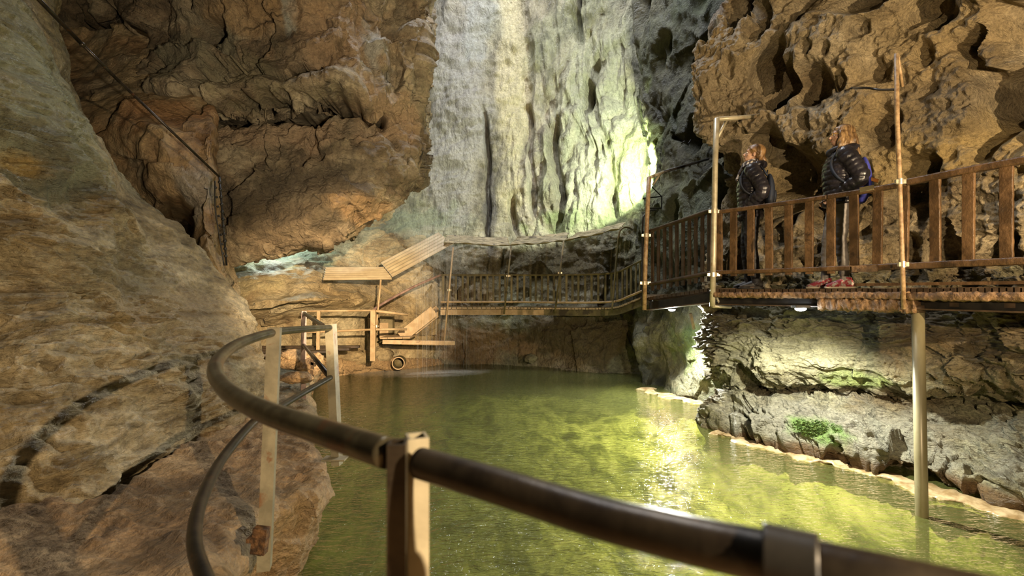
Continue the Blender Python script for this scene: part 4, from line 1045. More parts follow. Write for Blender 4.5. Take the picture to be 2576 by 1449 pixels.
# boulders by the foot of the purple post
def boulder(px, py, d, r, sc, seed, label, zb=None, group='broken rocks at the water edge of the path', mat=None):
    c = np.array(P(px, py, d)); n, m_ = 26, 36; V = []
    for i in range(n+1):
        th = math.pi*i/n
        for k in range(m_):
            ph = 2*math.pi*k/m_; V.append((math.sin(th)*math.cos(ph), math.sin(th)*math.sin(ph), math.cos(th)))
    V = np.array(V); f1, f21, fac, rc = worley(V*1.6+seed, 600+seed); s = 1+.35*fac+.12*fbm(V*2+seed, 3, seed)
    V = V*s[:, None]*np.array(sc)*r+c
    Fc = [(i*m_+k, (i+1)*m_+k, (i+1)*m_+(k+1) % m_, i*m_+(k+1) % m_) for i in range(n) for k in range(m_)]
    o = mesh_obj('rock', V, Fc, mat or M['path'], None, True); o.data.color_attributes.new('stain_shade', 'FLOAT_COLOR', 'POINT').data.foreach_set('color', [0.0]*(4*len(V))); tag(o, label, 'rock', group); return o
boulder(742, 905, 5.9, .17, (1.2, 1, .7), 1, 'dark wet rock lump left of the purple-brown handrail post')
boulder(778, 925, 5.6, .13, (1, 1, .8), 2, 'rock lump at the foot of the purple-brown handrail post')
boulder(795, 905, 6.3, .10, (1, 1, .9), 3, 'small pale rock right of the purple-brown handrail post')
boulder(745, 950, 5.2, .12, (1.5, 1, .5), 4, 'flat broken rock in front of the dark wet lump')
m = MB(); m.beam(P(785,948,5.5), P(786,905,5.5), .035, .02, up=(0,1,0)).beam(P(778,912,5.5), P(795,918,5.5), .02, .03, up=(0,0,1))
thing_mb('iron_bracket', m, T['wood_dark'], 'rusty upright iron stub beside the purple-brown handrail post', 'bracket')
for i,(px,py,d_,r,sc,l) in enumerate(((860,895,11.0,.34,(1.5,1,.5),'brown rock heap left of the beige wooden post'), (905,900,11.1,.28,(1.3,1,.6),'brown rock between the heap and the beige wooden post'), (957,894,11.4,.26,(1.1,1,.8),'blocky brown rock right of the beige wooden post'))):
    boulder(px, py, d_, r, sc, 10+i, l, group='brown rocks below the stair', mat=M['backleft'])
boulder(1335, 902, 11.7, .12, (1.2,1,.9), 20, 'small dark round stone in the back wall at the water line', group=None, mat=M['low'])
# moss tuft
def moss(px, py, d, rx, rz, n, label):
    m = MB(); c = PV(px, py, d)
    for i in range(n):
        a = random.gauss(0, .45); b = random.gauss(0, .4)
        if a*a+b*b > 1.2: continue
        q = c+Vector((a*rx, -a*rx*.9*0+random.uniform(-.03, .03)-a*rx*.55, b*rz-a*rx*.12)); h = random.uniform(.015, .04)
        dx, dz = random.uniform(-.5, .5), random.uniform(-.2, .8)
        w = Vector((random.uniform(-1, 1), random.uniform(-1, 1), random.uniform(-1, 1))).normalized()*.008
        t = q+Vector((dx*h, -h, dz*h)); m.add([q+w, q-w, t, q+Vector((0, .01, -.012))], [(0, 1, 2), (1, 3, 2), (3, 0, 2)])
    mm = simplemat('moss_green', (.07,.14,.03), (.20,.28,.08), 20, .8, 0, 0)
    tag(m.build('moss', mm), label, 'moss', kind='stuff')
moss(2058, 1082, 5.32, .20, .10, 2600, 'bright green moss tuft on the grey rock at the water edge')
# mineral crust along the right-hand water line
def crust(pts, label, wid=.36):
    S = spline(pts, 24); V = []; ring = 12
    for i, p in enumerate(S):
        t = (S[min(i+1, len(S)-1)]-S[max(i-1, 0)]).normalized(); n = Vector((t.y, -t.x, 0))
        for j in range(ring):
            g = 2*math.pi*j/ring; V.append(p+n*math.cos(g)*wid*.5+Vector((0, 0, math.sin(g)*.035-.012)))
    V = np.array([tuple(v) for v in V]); S_ = np.repeat(np.array([tuple(p) for p in S]), ring, 0)
    d = V-S_; k = .85+.9*fbm(V*3.5, 4, 71)+.3*np.maximum(0, vn(V*20, 72)); k = np.maximum(k, .25); V = S_+d*k[:, None]
    V[:, 2] += .02*np.maximum(0, vn(V*14, 73))
    N = len(S); Fc = [(i*ring+j, i*ring+(j+1) % ring, (i+1)*ring+(j+1) % ring, (i+1)*ring+j) for i in range(N-1) for j in range(ring)]
    o = mesh_obj('trim_1' if 'long' in label else 'trim_2', V, Fc, simplemat('lime_crust', (.30,.20,.09), (.56,.43,.25), 9, .35, 0, .6), None, True)
    o['kind'] = 'structure'; o['label'] = label
def W1(px, py): d = F*CZ/(py+9-HY); return P(px, py+9, d)
crust([W1(1806,1078), W1(1880,1100), W1(1960,1122), W1(2060,1146), W1(2180,1178), W1(2300,1212), W1(2430,1248), W1(2560,1288), W1(2720,1340), W1(3000,1440)], 'long pale lime crust along the rock at the water line')
crust([W1(1622,968), W1(1660,982), W1(1710,994), W1(1760,1004), W1(1812,1012)], 'short pale lime crust below the corner rock', .34)
# hook on the far right wall
thing_mb('iron_hook', MB().tube(spline([P(1714,362,8.75), P(1722,356,8.7), P(1730,362,8.72), P(1738,352,8.8)], 5), .012, 8), T['black'], 'small black iron hook on the dark rock left of the pitted wall', 'hook', smooth=True)
thing_mb('timber_prop', MB().beam(P(1737,788,8.0), P(1746,828,8.1), .04, .03, up=(0,1,0)), T['wood'], 'short brown timber prop under the deck by the small white lamp', 'prop')

# ================================================================== FALLING WATER
m, nt, out = newmat('falling_water'); L = nt.links.new
tr = nt.nodes.new('ShaderNodeBsdfTransparent'); df = nt.nodes.new('ShaderNodeBsdfTranslucent'); df.inputs[0].default_value = (.95,.97,1,1); d2 = nt.nodes.new('ShaderNodeBsdfDiffuse'); d2.inputs[0].default_value = (.95,.97,1,1)
ms = nt.nodes.new('ShaderNodeMixShader'); ms.inputs[0].default_value = .5; L(d2.outputs[0], ms.inputs[1]); L(df.outputs[0], ms.inputs[2])
mx = nt.nodes.new('ShaderNodeMixShader'); mx.inputs[0].default_value = .055; L(tr.outputs[0], mx.inputs[1]); L(ms.outputs[0], mx.inputs[2]); L(mx.outputs[0], out.inputs[0])
wf = MB(); rr = random.Random(3)
for i in range(520):
    x = -2.0+abs(rr.gauss(0, .62)) if rr.random() < .8 else rr.uniform(-2.0, -.1); y = rr.uniform(9.95, 10.7)
    if x > .0: continue
    z0 = max(.03, rr.uniform(-.8, 9.0)); ln = rr.uniform(.5, 2.2); r = rr.uniform(.003, .007)
    wf.tube([(x, y, z0), (x+rr.uniform(-.01, .01), y, z0+ln)], r, 3, cap=False)
tag(wf.build('waterfall', m, None, True), 'thin white veil of water falling down the tall shaft into the pool', 'waterfall', kind='stuff')
# ================================================================== VISITORS
def remeshed(name, mb, mat, parent, vox=.008, smooth=4, fac=.5, xf=None, label=None, fn=None):
    me = bpy.data.meshes.new('tmp'); me.from_pydata([tuple(v) for v in mb.v], [], mb.f)
    o = bpy.data.objects.new('tmp', me); COL.objects.link(o)
    r = o.modifiers.new('r', 'REMESH'); r.mode = 'VOXEL'; r.voxel_size = vox; r.use_smooth_shade = True
    if smooth: s = o.modifiers.new('s', 'SMOOTH'); s.iterations = smooth; s.factor = fac
    dg = bpy.context.evaluated_depsgraph_get(); dg.update()
    m2 = bpy.data.meshes.new_from_object(o.evaluated_get(dg)); m2.name = name
    bpy.data.objects.remove(o)
    n = len(m2.vertices); co = np.zeros(n*3); m2.vertices.foreach_get('co', co); co = co.reshape(-1, 3)
    if fn is not None:
        nr = np.zeros(n*3); m2.vertices.foreach_get('normal', nr); co = co+nr.reshape(-1, 3)*fn(co)[:, None]
    if xf is not None:
        R = np.array(xf.to_3x3()); co = co@R.T+np.array(xf.translation)
    m2.vertices.foreach_set('co', co.reshape(-1)); m2.update()
    m2.polygons.foreach_set('use_smooth', [True]*len(m2.polygons))
    m2.materials.append(mat)
    p = bpy.data.objects.new(name, m2); COL.objects.link(p); p.parent = parent
    p.matrix_parent_inverse = Matrix.Translation(-Vector(parent.location))
    tag(p, label=label); return p

def etube(mb, pts, rx, ry, n=20, fwd=(1, 0, 0)):
    """tube with elliptical rings; rx along fwd, ry across"""
    pts = [Vector(p) for p in pts]; V = []
    for i, p in enumerate(pts):
        t = (pts[min(i+1, len(pts)-1)]-pts[max(i-1, 0)]).normalized()
        a = Vector(fwd); a = (a-t*a.dot(t)).normalized(); b = t.cross(a)
        for k in range(n):
            g = 2*math.pi*k/n; V.append(p+a*math.cos(g)*rx[i]+b*math.sin(g)*ry[i])
    F_ = [(i*n+k, i*n+(k+1) % n, (i+1)*n+(k+1) % n, (i+1)*n+k) for i in range(len(pts)-1) for k in range(n)]
    F_ += [tuple(range(n-1, -1, -1)), tuple(range((len(pts)-1)*n, len(pts)*n))]
    mb.add(V, F_)

def lerpn(xs, ys, x): return float(np.interp(x, xs, ys))
def hand(mb, w, d, s):
    """palm and five bent fingers from wrist w along d; s = side of the thumb"""
    w = Vector(w); d = Vector(d).normalized(); up = Vector((0, 0, 1)); up = (up-d*up.dot(d)).normalized(); ac = d.cross(up)*s
    etube(mb, [w-d*.03, w+d*.02, w+d*.06, w+d*.09], (.022, .028, .038, .036), (.017, .018, .016, .013), 12, tuple(up))
    for k, (L, o) in enumerate(((.068, .030), (.077, .010), (.072, -.010), (.056, -.029))):
        b = w+d*.085+up*o; k1 = b+d*L*.5+ac*.006; k2 = k1+d*L*.28+ac*.016; k3 = k2+d*L*.1+ac*.018
        mb.tube([b, k1, k2, k3], [.0088, .0085, .0078, .0055], 8)
    b = w+d*.03+up*.03; mb.tube([b, b+d*.03+up*.022+ac*.008, b+d*.055+up*.026+ac*.018], [.0105, .0095, .007], 8)

SK = simplemat('skin', (.52,.30,.19), (.60,.37,.25), 12, .5, 0, .05)
def person(loc, yaw, H, label, spec):
    e = empty('person', loc, label=label, cat='person', group='visitors on the near walkway')
    X = Matrix.Translation(Vector(loc)) @ Matrix.Rotation(yaw, 4, 'Z') @ Matrix.Scale(H/1.72, 4)
    hipf = spec.get('lean', 0)
    hips = Vector((spec['hipx'], 0, .93)); chest = Vector((spec['hipx']+.0, 0, 1.30)); neck = Vector((spec['hipx']-.01, 0, 1.46))
    feet = spec['feet']        # left, right (x, y)
    sh = 0.175
    legs = []
    for (fx, fy), s in zip(feet, (1, -1)):
        hj = hips+Vector((0, .085*s, -.03)); an = Vector((fx, fy, .09)); kn = hj.lerp(an, .5)+Vector((.03+.0*s, 0, .02))
        legs.append((hj, kn, an))
    arms = []
    for s in (1, -1):
        so = Vector((neck.x+.0, sh*s, 1.385)); el = Vector((neck.x-.10, (.255)*s, 1.12)); wr = Vector((neck.x+.055, .125*s, .985))
        arms.append((so, el, wr))
    # ---------------- body
    b = MB()
    for hj, kn, an in legs:
        b.tube([hj+Vector((0, 0, .05)), hj, hj.lerp(kn, .5), kn, kn.lerp(an, .35), an, an-Vector((0, 0, .05))], [.075, .078, .066, .050, .050, .036, .034], 14)
        b.ball(an+Vector((.06, 0, -.055)), .04, 8, 12, (2.4, .95, .75))
    etube(b, [hips-Vector((0, 0, .07)), hips, hips+Vector((0, 0, .15)), chest-Vector((0, 0, .05)), chest+Vector((0, 0, .08)), neck-Vector((0, 0, .04)), neck+Vector((0, 0, .02))],
          (.09, .10, .085, .10, .09, .055, .05), (.13, .15, .125, .145, .155, .075, .052))
    for s, (so, el, wr) in zip((1, -1), arms):
        b.tube([so+Vector((0, -.05*s, .0)), so, so.lerp(el, .5), el, el.lerp(wr, .4), wr], [.045, .046, .040, .034, .032, .024], 12)
        hand(b, wr, (wr-el), -s)
    P_ = math.radians(spec['pitch']); Hd = Matrix.Translation(neck+Vector((.0, 0, .045))) @ Matrix.Rotation(math.radians(spec.get('turn', 0)), 4, 'Z') @ Matrix.Rotation(-P_, 4, 'Y')
    def h(x, y, z): return Hd @ Vector((x, y, z))
    R3 = Hd.to_3x3()
    b.tube([neck-Vector((0, 0, .05)), neck+Vector((0, 0, .02)), h(.0, 0, .03), h(.0, 0, .07)], [.056, .052, .052, .05], 16)
    b.ball(h(-.008, 0, .135), .096, 14, 20, (1.02, .78, .92), R3)         # skull
    b.ball(h(.032, 0, .092), .066, 12, 18, (.92, .86, 1.12), R3)          # face
    b.ball(h(.056, 0, .038), .034, 10, 14, (1.0, 1.05, .75), R3)          # chin and jaw
    b.tube([h(-.01, .045, .05), h(.05, .022, .032)], [.018, .018], 8); b.tube([h(-.01, -.045, .05), h(.05, -.022, .032)], [.018, .018], 8)
    b.tube([h(.084, 0, .122), h(.097, 0, .103), h(.112, 0, .086), h(.100, 0, .078)], [.008, .0105, .0125, .010], 10)   # nose
    b.ball(h(.105, .009, .082), .008, 6, 8); b.ball(h(.105, -.009, .082), .008, 6, 8)
    b.ball(h(.088, 0, .060), .016, 8, 12, (.55, 1.25, .40), R3); b.ball(h(.086, 0, .051), .016, 8, 12, (.5, 1.1, .42), R3)   # lips
    b.ball(h(.082, 0, .138), .03, 8, 12, (.45, 1.55, .45), R3)           # brow
    for s in (1, -1):
        b.ball(h(-.004, .077*s, .098), .03, 10, 12, (.62, .28, 1.0), R3)  # ears
        b.ball(h(.055, .040*s, .085), .022, 8, 10, (1, .8, .8), R3)       # cheeks
    def facecol(co): return np.zeros(len(co))
    body = remeshed('body', b, SK, e, .0055, 5, .5, X)
    for s in (1, -1):
        m = MB(); m.ball(h(.0795, .030*s, .114), .0125, 8, 12, (1, 1.05, .62), R3); o = remeshed_simple('eye', m, X, e, spec['eye'])
        m = MB(); m.ball(h(.0885, .030*s, .115), .0062, 8, 10, (.8, 1, 1), R3); remeshed_simple('iris', m, X, o, T['black'])
        m = MB(); m.tube([h(.086, .014*s, .132), h(.092, .030*s, .137), h(.079, .047*s, .131)], [.003, .0035, .002], 6); remeshed_simple('eyebrow', m, X, e, spec['hair'])
    m = MB(); m.tube([h(.0935, .018, .0555), h(.0985, 0, .0565), h(.0935, -.018, .0555)], [.002, .0042, .002], 8); remeshed_simple('lips', m, X, e, simplemat('lip_pink', (.45,.16,.12), (.5,.2,.15), 9, .4, 0, 0))
    # ---------------- trousers
    t = MB()
    for hj, kn, an in legs:
        k = spec['leg_w']
        t.tube([hj+Vector((0, 0, .06)), hj-Vector((0, 0, .03)), hj.lerp(kn, .5), kn, kn.lerp(an, .35), kn.lerp(an, .75), an-Vector((0, 0, .035))], [.088, .092, .078*(.6+.4*k), .060*k, .060*k, .047*k, .044*k], 18)
    etube(t, [hips-Vector((0, 0, .09)), hips, hips+Vector((0, 0, .12))], (.105, .115, .10), (.145, .165, .14))
    def wr_(co):
        return .0035*fbm(co*np.array([22, 22, 34]), 2, 81)+.006*vn(co*np.array([7, 7, 16]), 82)
    remeshed('trousers', t, spec['trousers'], e, .008, 4, .5, X, fn=wr_)
    # ---------------- shoes
    for (fx, fy), s in zip(feet, (1, -1)):
        m = MB(); y = fy
        etube(m, [(fx-.075, y, .05), (fx-.05, y, .055), (fx+.0, y, .065), (fx+.07, y, .05), (fx+.13, y, .038), (fx+.175, y, .030)], (.03, .045, .055, .040, .028, .015), (.03, .038, .042, .046, .044, .028), 16, (0, 0, 1))
        m.tube([(fx-.01, y, .05), (fx-.015, y, .12)], [.05, .046], 14)
        so = remeshed('shoe', m, spec['shoe'], e, .006, 2, .5, X)
        m = MB(); etube(m, [(fx-.085, y, .014), (fx-.05, y, .014), (fx+.03, y, .014), (fx+.12, y, .014), (fx+.185, y, .014)], (.014, .014, .014, .014, .012), (.030, .041, .043, .050, .026), 16, (0, 0, 1))
        remeshed_simple('sole', m, X, so, spec['sole'])
        if spec.get('laces'):
            m = MB()
            for j in range(4): m.tube([(fx+.045+.022*j, y-.022, .088-.011*j), (fx+.052+.022*j, y, .096-.012*j), (fx+.045+.022*j, y+.022, .088-.011*j)], .0035, 6)
            remeshed_simple('laces', m, X, so, spec['sole'])
    # ---------------- jacket with quilted channels
    j = MB(); zb = spec['hem']; zs = np.linspace(zb, 1.44, 90)
    def puff(s, per): return abs(math.sin(math.pi*s/per))**.55
    pts, rx, ry = [], [], []
    for z in zs:
        f = puff(z-zb, .052)
        pts.append((hips.x+(neck.x-hips.x)*(z-.9)/.5+.012*math.sin((z-.85)*5), 0, z))
        rx.append(lerpn((.78, .9, 1.05, 1.2, 1.32, 1.40, 1.44), (.130, .132, .125, .137, .128, .10, .075), z)*spec['bulk']+.012*f)
        ry.append(lerpn((.78, .9, 1.05, 1.2, 1.32, 1.40, 1.44), (.175, .18, .165, .18, .185, .15, .095), z)*spec['bulk']+.012*f)
    etube(j, pts, rx, ry, 28)
    for s, (so, el, wr) in zip((1, -1), arms):
        cl = [so+Vector((0, -.03*s, .01)), so+Vector((0, .012*s, -.02)), so.lerp(el, .5)+Vector((-.01, .008*s, 0)), el, el.lerp(wr, .5), wr+Vector((0, -.02*s, -.01))]
        S = spline(cl, 12); L = 0; rr_ = []
        for i, p in enumerate(S):
            if i: L += (p-S[i-1]).length
            f = i/(len(S)-1); rr_.append(lerpn((0, .2, .55, .8, 1), (.070, .076, .064, .056, .050), f)*spec['bulk']+.013*puff(L, .055))
        j.tube(S, rr_, 20)
    # collar and hood bundle at the nape
    etube(j, [neck+Vector((-.005, 0, -.06)), neck+Vector((.0, 0, -.01)), neck+Vector((.005, 0, .035))], (.085, .078, .075), (.10, .088, .082), 20)
    for a in np.linspace(-1.9, 1.9, 13):
        j.ball(neck+Vector((-.035-.075*math.cos(a), .10*math.sin(a), .0+.02*math.cos(a))), .045+.012*math.cos(a), 8, 10, (1.1, 1.1, .85))
    def wj(co): return .0035*fbm(co*np.array([26, 26, 18]), 2, 91)
    remeshed('jacket', j, spec['jacket'], e, .0075, 1, .4, X, fn=wj)
    # ---------------- hair
    m = MB(); m.ball(h(-.020, 0, .148), .1035, 14, 20, (1.0, .84, .90), R3)
    m.ball(h(.030, 0, .182), .05, 8, 12, (1.1, 1.2, .62), R3)
    m.ball(h(-.055, 0, .105), .075, 10, 14, (.85, .95, 1.0), R3)
    if spec['hair_style'] == 'tied':
        for s in (1, -1): m.tube([h(.055, .035*s, .178), h(.04, .068*s, .150), h(-.0, .080*s, .136), h(-.05, .066*s, .105)], [.014, .013, .014, .016], 10)
        m.tube([h(-.085, 0, .09), h(-.12, 0, .065), h(-.135, 0, .03)], [.034, .030, .022], 12)
    else:
        rg = random.Random(4)
        for s in (1, -1):
            for i in range(26):
                a = rg.uniform(-.5, 1.0); y0 = .078*s
                p0 = h(-.01-.055*a+.02, y0*(1-.25*max(a, 0)), .15); q = Vector((neck.x-.01-.11*a+rg.uniform(-.02, .03), (.085+.03*rg.random())*s*(1-.35*max(a, 0)), 1.50-.02*rg.random()))
                end = q+Vector((rg.uniform(-.03, .045), rg.uniform(-.01, .03)*s, -rg.uniform(.10, .24)))
                ph = rg.uniform(0, 6); S = spline([p0, p0.lerp(q, .5)+Vector((0, .012*s, 0)), q, q.lerp(end, .5)+Vector((.02*math.sin(ph), .012*math.cos(ph), 0)), end], 6)
                S = [p+Vector((.007*math.sin(ph+k*.8), .006*math.cos(ph+k*.8), 0)) for k, p in enumerate(S)]
                m.tube(S, [.013*(1-.75*(k/(len(S)-1))**2)+.002 for k in range(len(S))], 8)
        for i in range(16):
            y = (i-7.5)/7.5*.085; m.tube(spline([h(-.09, y*.8, .13), h(-.115, y, .06), Vector((neck.x-.125, y*1.1, 1.46)), Vector((neck.x-.15, y*1.1, 1.36-.05*rg.random()))], 5), .015, 8)
    def wh(co): return .0022*vn(co*np.array([60, 60, 14]), 95)
    remeshed('hair', m, spec['hair'], e, .006, 2, .5, X, fn=wh)
    return e, X, h, neck

def remeshed_simple(name, mb, X, parent, mat):
    V = [X @ Vector(v) for v in mb.v]
    o = mesh_obj(name, V, mb.f, mat, None, True); o.parent = parent
    root = parent
    while root.parent: root = root.parent
    o.matrix_parent_inverse = Matrix.Translation(-Vector(root.location)) if parent is root else Matrix.Identity(4)
    return o

nyl = simplemat('black_quilted_nylon', (.012,.011,.014), (.028,.025,.032), 9, .30, 0, .35, bscale=35, dist=.006)
hairm = simplemat('auburn_hair', (.13,.065,.025), (.34,.20,.08), 30, .42, 0, .5, aniso=(1,1,.25), bscale=70)
hair2 = simplemat('golden_brown_hair', (.10,.055,.022), (.34,.21,.09), 30, .42, 0, .5, aniso=(1,1,.25), bscale=70)
white = simplemat('eye_white', (.65,.6,.55), (.7,.65,.6), 5, .2, 0, 0)
blackcloth = simplemat('black_trousers', (.010,.010,.013), (.022,.021,.026), 8, .6, 0, .3)
grey = simplemat('grey_leggings', (.17,.15,.135), (.26,.235,.21), 5, .5, 0, .2)
redshoe = simplemat('red_patterned_canvas', (.30,.02,.03), (.45,.38,.32), 26, .6, 0, .3, lo=.48, hi=.56, extra=((.03,.03,.04), 30, .58))
soleW = simplemat('off_white_rubber', (.55,.45,.33), (.68,.58,.44), 9, .5, 0, .1)
soleB = simplemat('black_rubber', (.015,.013,.012), (.03,.025,.02), 9, .6, 0, .1)
def facing(vx, vy): return math.atan2(vy, vx)
A = (PV(1893, 0, 5.72)); A.z = 1.884
e1, X1, h1, n1_ = person(tuple(A), facing(-.92, .38), 1.70, 'person with tied-back hair, black quilted jacket and patterned scarf, looking up', dict(
    hipx=.02, feet=((-.03, .09), (.03, -.10)), pitch=14, eye=white, hair=hairm, hair_style='tied', trousers=blackcloth, leg_w=1.15, shoe=soleB, sole=soleB, jacket=nyl, hem=.84, bulk=1.03))
B_ = (PV(2112, 0, 4.98)); B_.z = 1.884
e2, X2, h2, n2_ = person(tuple(B_), facing(-.93, .30), 1.67, 'person with long wavy hair and glasses, black quilted jacket and grey leggings', dict(
    hipx=.0, feet=((-.02, .10), (.10, -.12)), pitch=6, eye=white, hair=hair2, hair_style='long', trousers=grey, leg_w=.95, shoe=redshoe, sole=soleW, laces=True, jacket=nyl, hem=.88, bulk=1.06))
# scarf of the first person
scm, nt, out = newmat('black_white_patterned_scarf'); L = nt.links.new
vo = nt.nodes.new('ShaderNodeTexVoronoi'); vo.inputs['Scale'].default_value = 34; L(coords(nt), vo.inputs['Vector'])
s = nt.nodes.new('ShaderNodeBsdfPrincipled'); L(ramp(nt, vo.outputs['Distance'], [(.38, (.62,.56,.48)), (.46, (.06,.05,.05))]), s.inputs['Base Color']); s.inputs['Roughness'].default_value = .8; L(s.outputs[0], out.inputs[0])
m = MB(); n = n1_
for lv, r, th in ((0.0, .082, .026), (.035, .074, .024)):
    ring = [n+Vector((.012+r*math.cos(a)*1.0, r*1.02*math.sin(a), lv+.018-.02*math.cos(a))) for a in np.linspace(0, 2*math.pi, 25)]
    m.tube(ring, th, 10)
m.tube(spline([n+Vector((.09, .02, .0)), n+Vector((.115, .03, -.05)), n+Vector((.14, .03, -.10)), n+Vector((.15, .035, -.17))], 5), [.030]*4+[.028]*4+[.022]*4+[.030]*3+[.012], 10)
remeshed('scarf', m, scm, e1, .007, 2, .5, X1)
# dark scarf and glasses of the second person
m = MB(); n = n2_
ring = [n+Vector((.015+.082*math.cos(a), .082*math.sin(a), .02-.02*math.cos(a))) for a in np.linspace(0, 2*math.pi, 25)]; m.tube(ring, .030, 10); m.ball(n+Vector((.095, .0, -.015)), .045, 8, 10)
remeshed('scarf', m, blackcloth, e2, .008, 2, .5, X2)
gm_ = simplemat('amber_glasses_frame', (.45,.24,.04), (.6,.36,.08), 9, .25, 0, 0); m = MB()
for s in (1, -1):
    m.tube([h2(.103, .032*s+.021*math.cos(a), .114+.016*math.sin(a)) for a in np.linspace(0, 2*math.pi, 17)], .0026, 6)
    m.tube([h2(.103, .053*s, .118), h2(.06, .076*s, .120), h2(-.005, .082*s, .118)], .0028, 6)
m.tube([h2(.104, .011, .116), h2(.104, -.011, .116)], .0024, 6)
remeshed_simple('glasses', m, X2, e2, gm_)

# ---------------- backpacks
def backpack(X, neck, mat, trim, label, w, dpt, zt, zb, strap_mat, loops=False):
    loc = X @ Vector((neck.x-.2, 0, zb)); e = empty('backpack', loc, label=label, cat='backpack')
    m = MB(); pts, rx, ry = [], [], []
    for f in np.linspace(0, 1, 16):
        k = (math.sin(math.pi*min(max(f, .02), .98)))**.28; pts.append((neck.x-.115-dpt/2-.03*math.sin(math.pi*f*.8), 0, zb+(zt-zb)*f)); rx.append(dpt/2*k*(1.1-.35*f)); ry.append(w/2*k*(1.05-.2*f))
    etube(m, pts, rx, ry, 24)
    b = remeshed('main_bag', m, mat, e, .009, 2, .5, X)
    m = MB(); pts = [(p[0]-dpt*.42, 0, p[2]) for p in pts[2:9]]; etube(m, pts, [dpt*.22*math.sin(math.pi*(i+1)/8)**.4 for i in range(7)], [w*.36*math.sin(math.pi*(i+1)/8)**.3 for i in range(7)], 16)
    remeshed('front_pocket', m, trim, e, .009, 2, .5, X)
    for s in (1, -1):
        m = MB(); S = spline([(neck.x-.16, .08*s, zt-.03), (neck.x-.06, .105*s, 1.475), (neck.x+.05, .115*s, 1.44), (neck.x+.125, .13*s, 1.30), (neck.x+.08, .19*s, 1.14), (neck.x-.12, .17*s, zb+.12)], 6)
        etube(m, S, [.012]*len(S), [.024]*len(S), 8); remeshed_simple('strap', m, X, e, strap_mat)
    m = MB(); m.tube(spline([(neck.x-.16, -.03, zt), (neck.x-.17, 0, zt+.05), (neck.x-.16, .03, zt)], 6), .008, 8); remeshed_simple('handle', m, X, e, strap_mat)
    if loops:
        for z in (zb+.07, zb+.20):
            m = MB(); m.beam((neck.x-.17-dpt, .10, z), (neck.x-.155, .125, z+.05), .012, .035); remeshed_simple('leather_tab', m, X, e, simplemat('orange_leather', (.42,.16,.04), (.55,.24,.07), 9, .5, 0, 0))
    return e
blue = simplemat('blue_canvas', (.035,.04,.28), (.06,.07,.42), 9, .7, 0, .3)
navy = simplemat('black_navy_canvas', (.012,.014,.02), (.02,.03,.06), 5, .7, 0, .3)
backpack(X1, n1_, navy, navy, 'black and navy backpack worn by the person with the patterned scarf', .26, .11, 1.36, .93, navy)
backpack(X2, n2_, blue, navy, 'bright blue backpack with orange tabs worn by the person in grey leggings', .28, .13, 1.37, .90, navy, True)
# ================================================================== LIGHT
def spot(name, loc, aim, power, col, ang=60, blend=.5, size=.05):
    l = bpy.data.lights.new(name, 'SPOT'); l.energy = power; l.color = col; l.spot_size = math.radians(ang); l.spot_blend = blend; l.shadow_soft_size = size
    o = bpy.data.objects.new(name, l); COL.objects.link(o); o.location = loc
    o.rotation_euler = (Vector(aim)-Vector(loc)).to_track_quat('-Z', 'Y').to_euler(); return o
def point(name, loc, power, col, size=.05):
    l = bpy.data.lights.new(name, 'POINT'); l.energy = power; l.color = col; l.shadow_soft_size = size
    o = bpy.data.objects.new(name, l); COL.objects.link(o); o.location = loc; return o
WARM = (1, .73, .44); WARM2 = (1, .76, .48)
point('path_lamp', (1.46, -.6, 2.27), 540, WARM2, .012)
spot('far_wall_fill', (1.2, -1.2, 3.0), P(860, 800, 11), 7500, WARM2, 25, .8, .03)  # added unseen spot that brightens the far left wall
spot('ceiling_fill', (1.0, -.6, 1.5), P(900, 170, 8), 1300, (1, .88, .68), 50, .9, .03)  # unseen fill, added to brighten the overhang from below
spot('wall_lamp', (4.0, .3, 2.5), P(2130, 250, 5.7), 900, (1, .76, .47), 82, .6, .02)
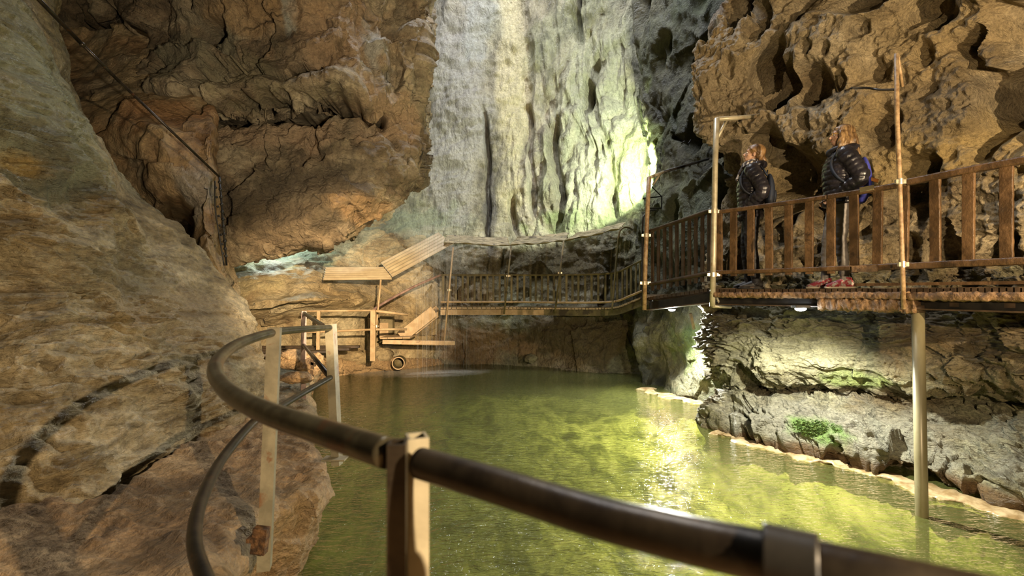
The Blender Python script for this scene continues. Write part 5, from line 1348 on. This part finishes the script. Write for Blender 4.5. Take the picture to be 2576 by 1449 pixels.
a = bpy.data.lights.new('shaft_daylight', 'AREA'); a.energy = 1300; a.color = (.93, .95, 1); a.shape = 'RECTANGLE'; a.size = 4; a.size_y = 2.5
o = bpy.data.objects.new('shaft_daylight', a); COL.objects.link(o); o.location = (-.6, 9.0, 15); o.rotation_euler = (Vector(P(1150, 250, 13))-o.location).to_track_quat('-Z', 'Y').to_euler()
spot('shaft_floodlight', P(1640, 436, 9.5), P(1390, 340, 12.9), 800, (.94, 1, .78), 94, .12, .05)
spot('rock_glow', P(1640, 470, 10.3), P(1570, 400, 11.8), 120, (.7, .95, 1), 110, .8, .05)
spot('led_light', P(2012, 800, 4.72), (2.6, 4.9, 0), 310, (1, .98, .84), 160, .5, .03)
spot('led_light', P(1690, 794, 8.05), (2.2, 7.0, 0), 430, (1, 1, .88), 165, .4, .06)
point('side_daylight', P(690, 560, 11.6), 110, (.85, 1, .85), .3)
w = bpy.data.worlds.new('World'); SC.world = w; w.use_nodes = True
w.node_tree.nodes['Background'].inputs[0].default_value = (.10, .10, .07, 1); w.node_tree.nodes['Background'].inputs[1].default_value = .25

# ================================================================== CAMERA
cd = bpy.data.cameras.new('camera'); cd.sensor_width = 36; cd.lens = F/2576*36; cd.shift_y = (HY-724.5)/2576
cd.clip_start = .05; cd.clip_end = 100
cam = bpy.data.objects.new('camera', cd); COL.objects.link(cam); cam.location = (0, 0, CZ); cam.rotation_euler = (math.pi/2, 0, 0)
cd.dof.use_dof = True; cd.dof.focus_distance = 7; cd.dof.aperture_fstop = 3.2
SC.camera = cam
SC.view_settings.view_transform = 'Standard'; SC.view_settings.look = 'None'; SC.view_settings.gamma = 1; SC.view_settings.use_curve_mapping = False
SC.view_settings.exposure = .42

cy = SC.cycles
cy.adaptive_threshold = .1; cy.max_bounces = 6; cy.diffuse_bounces = 1; cy.glossy_bounces = 2; cy.transmission_bounces = 2; cy.transparent_max_bounces = 12; cy.volume_bounces = 0
cy.caustics_reflective = False; cy.caustics_refractive = False; cy.sample_clamp_indirect = 6
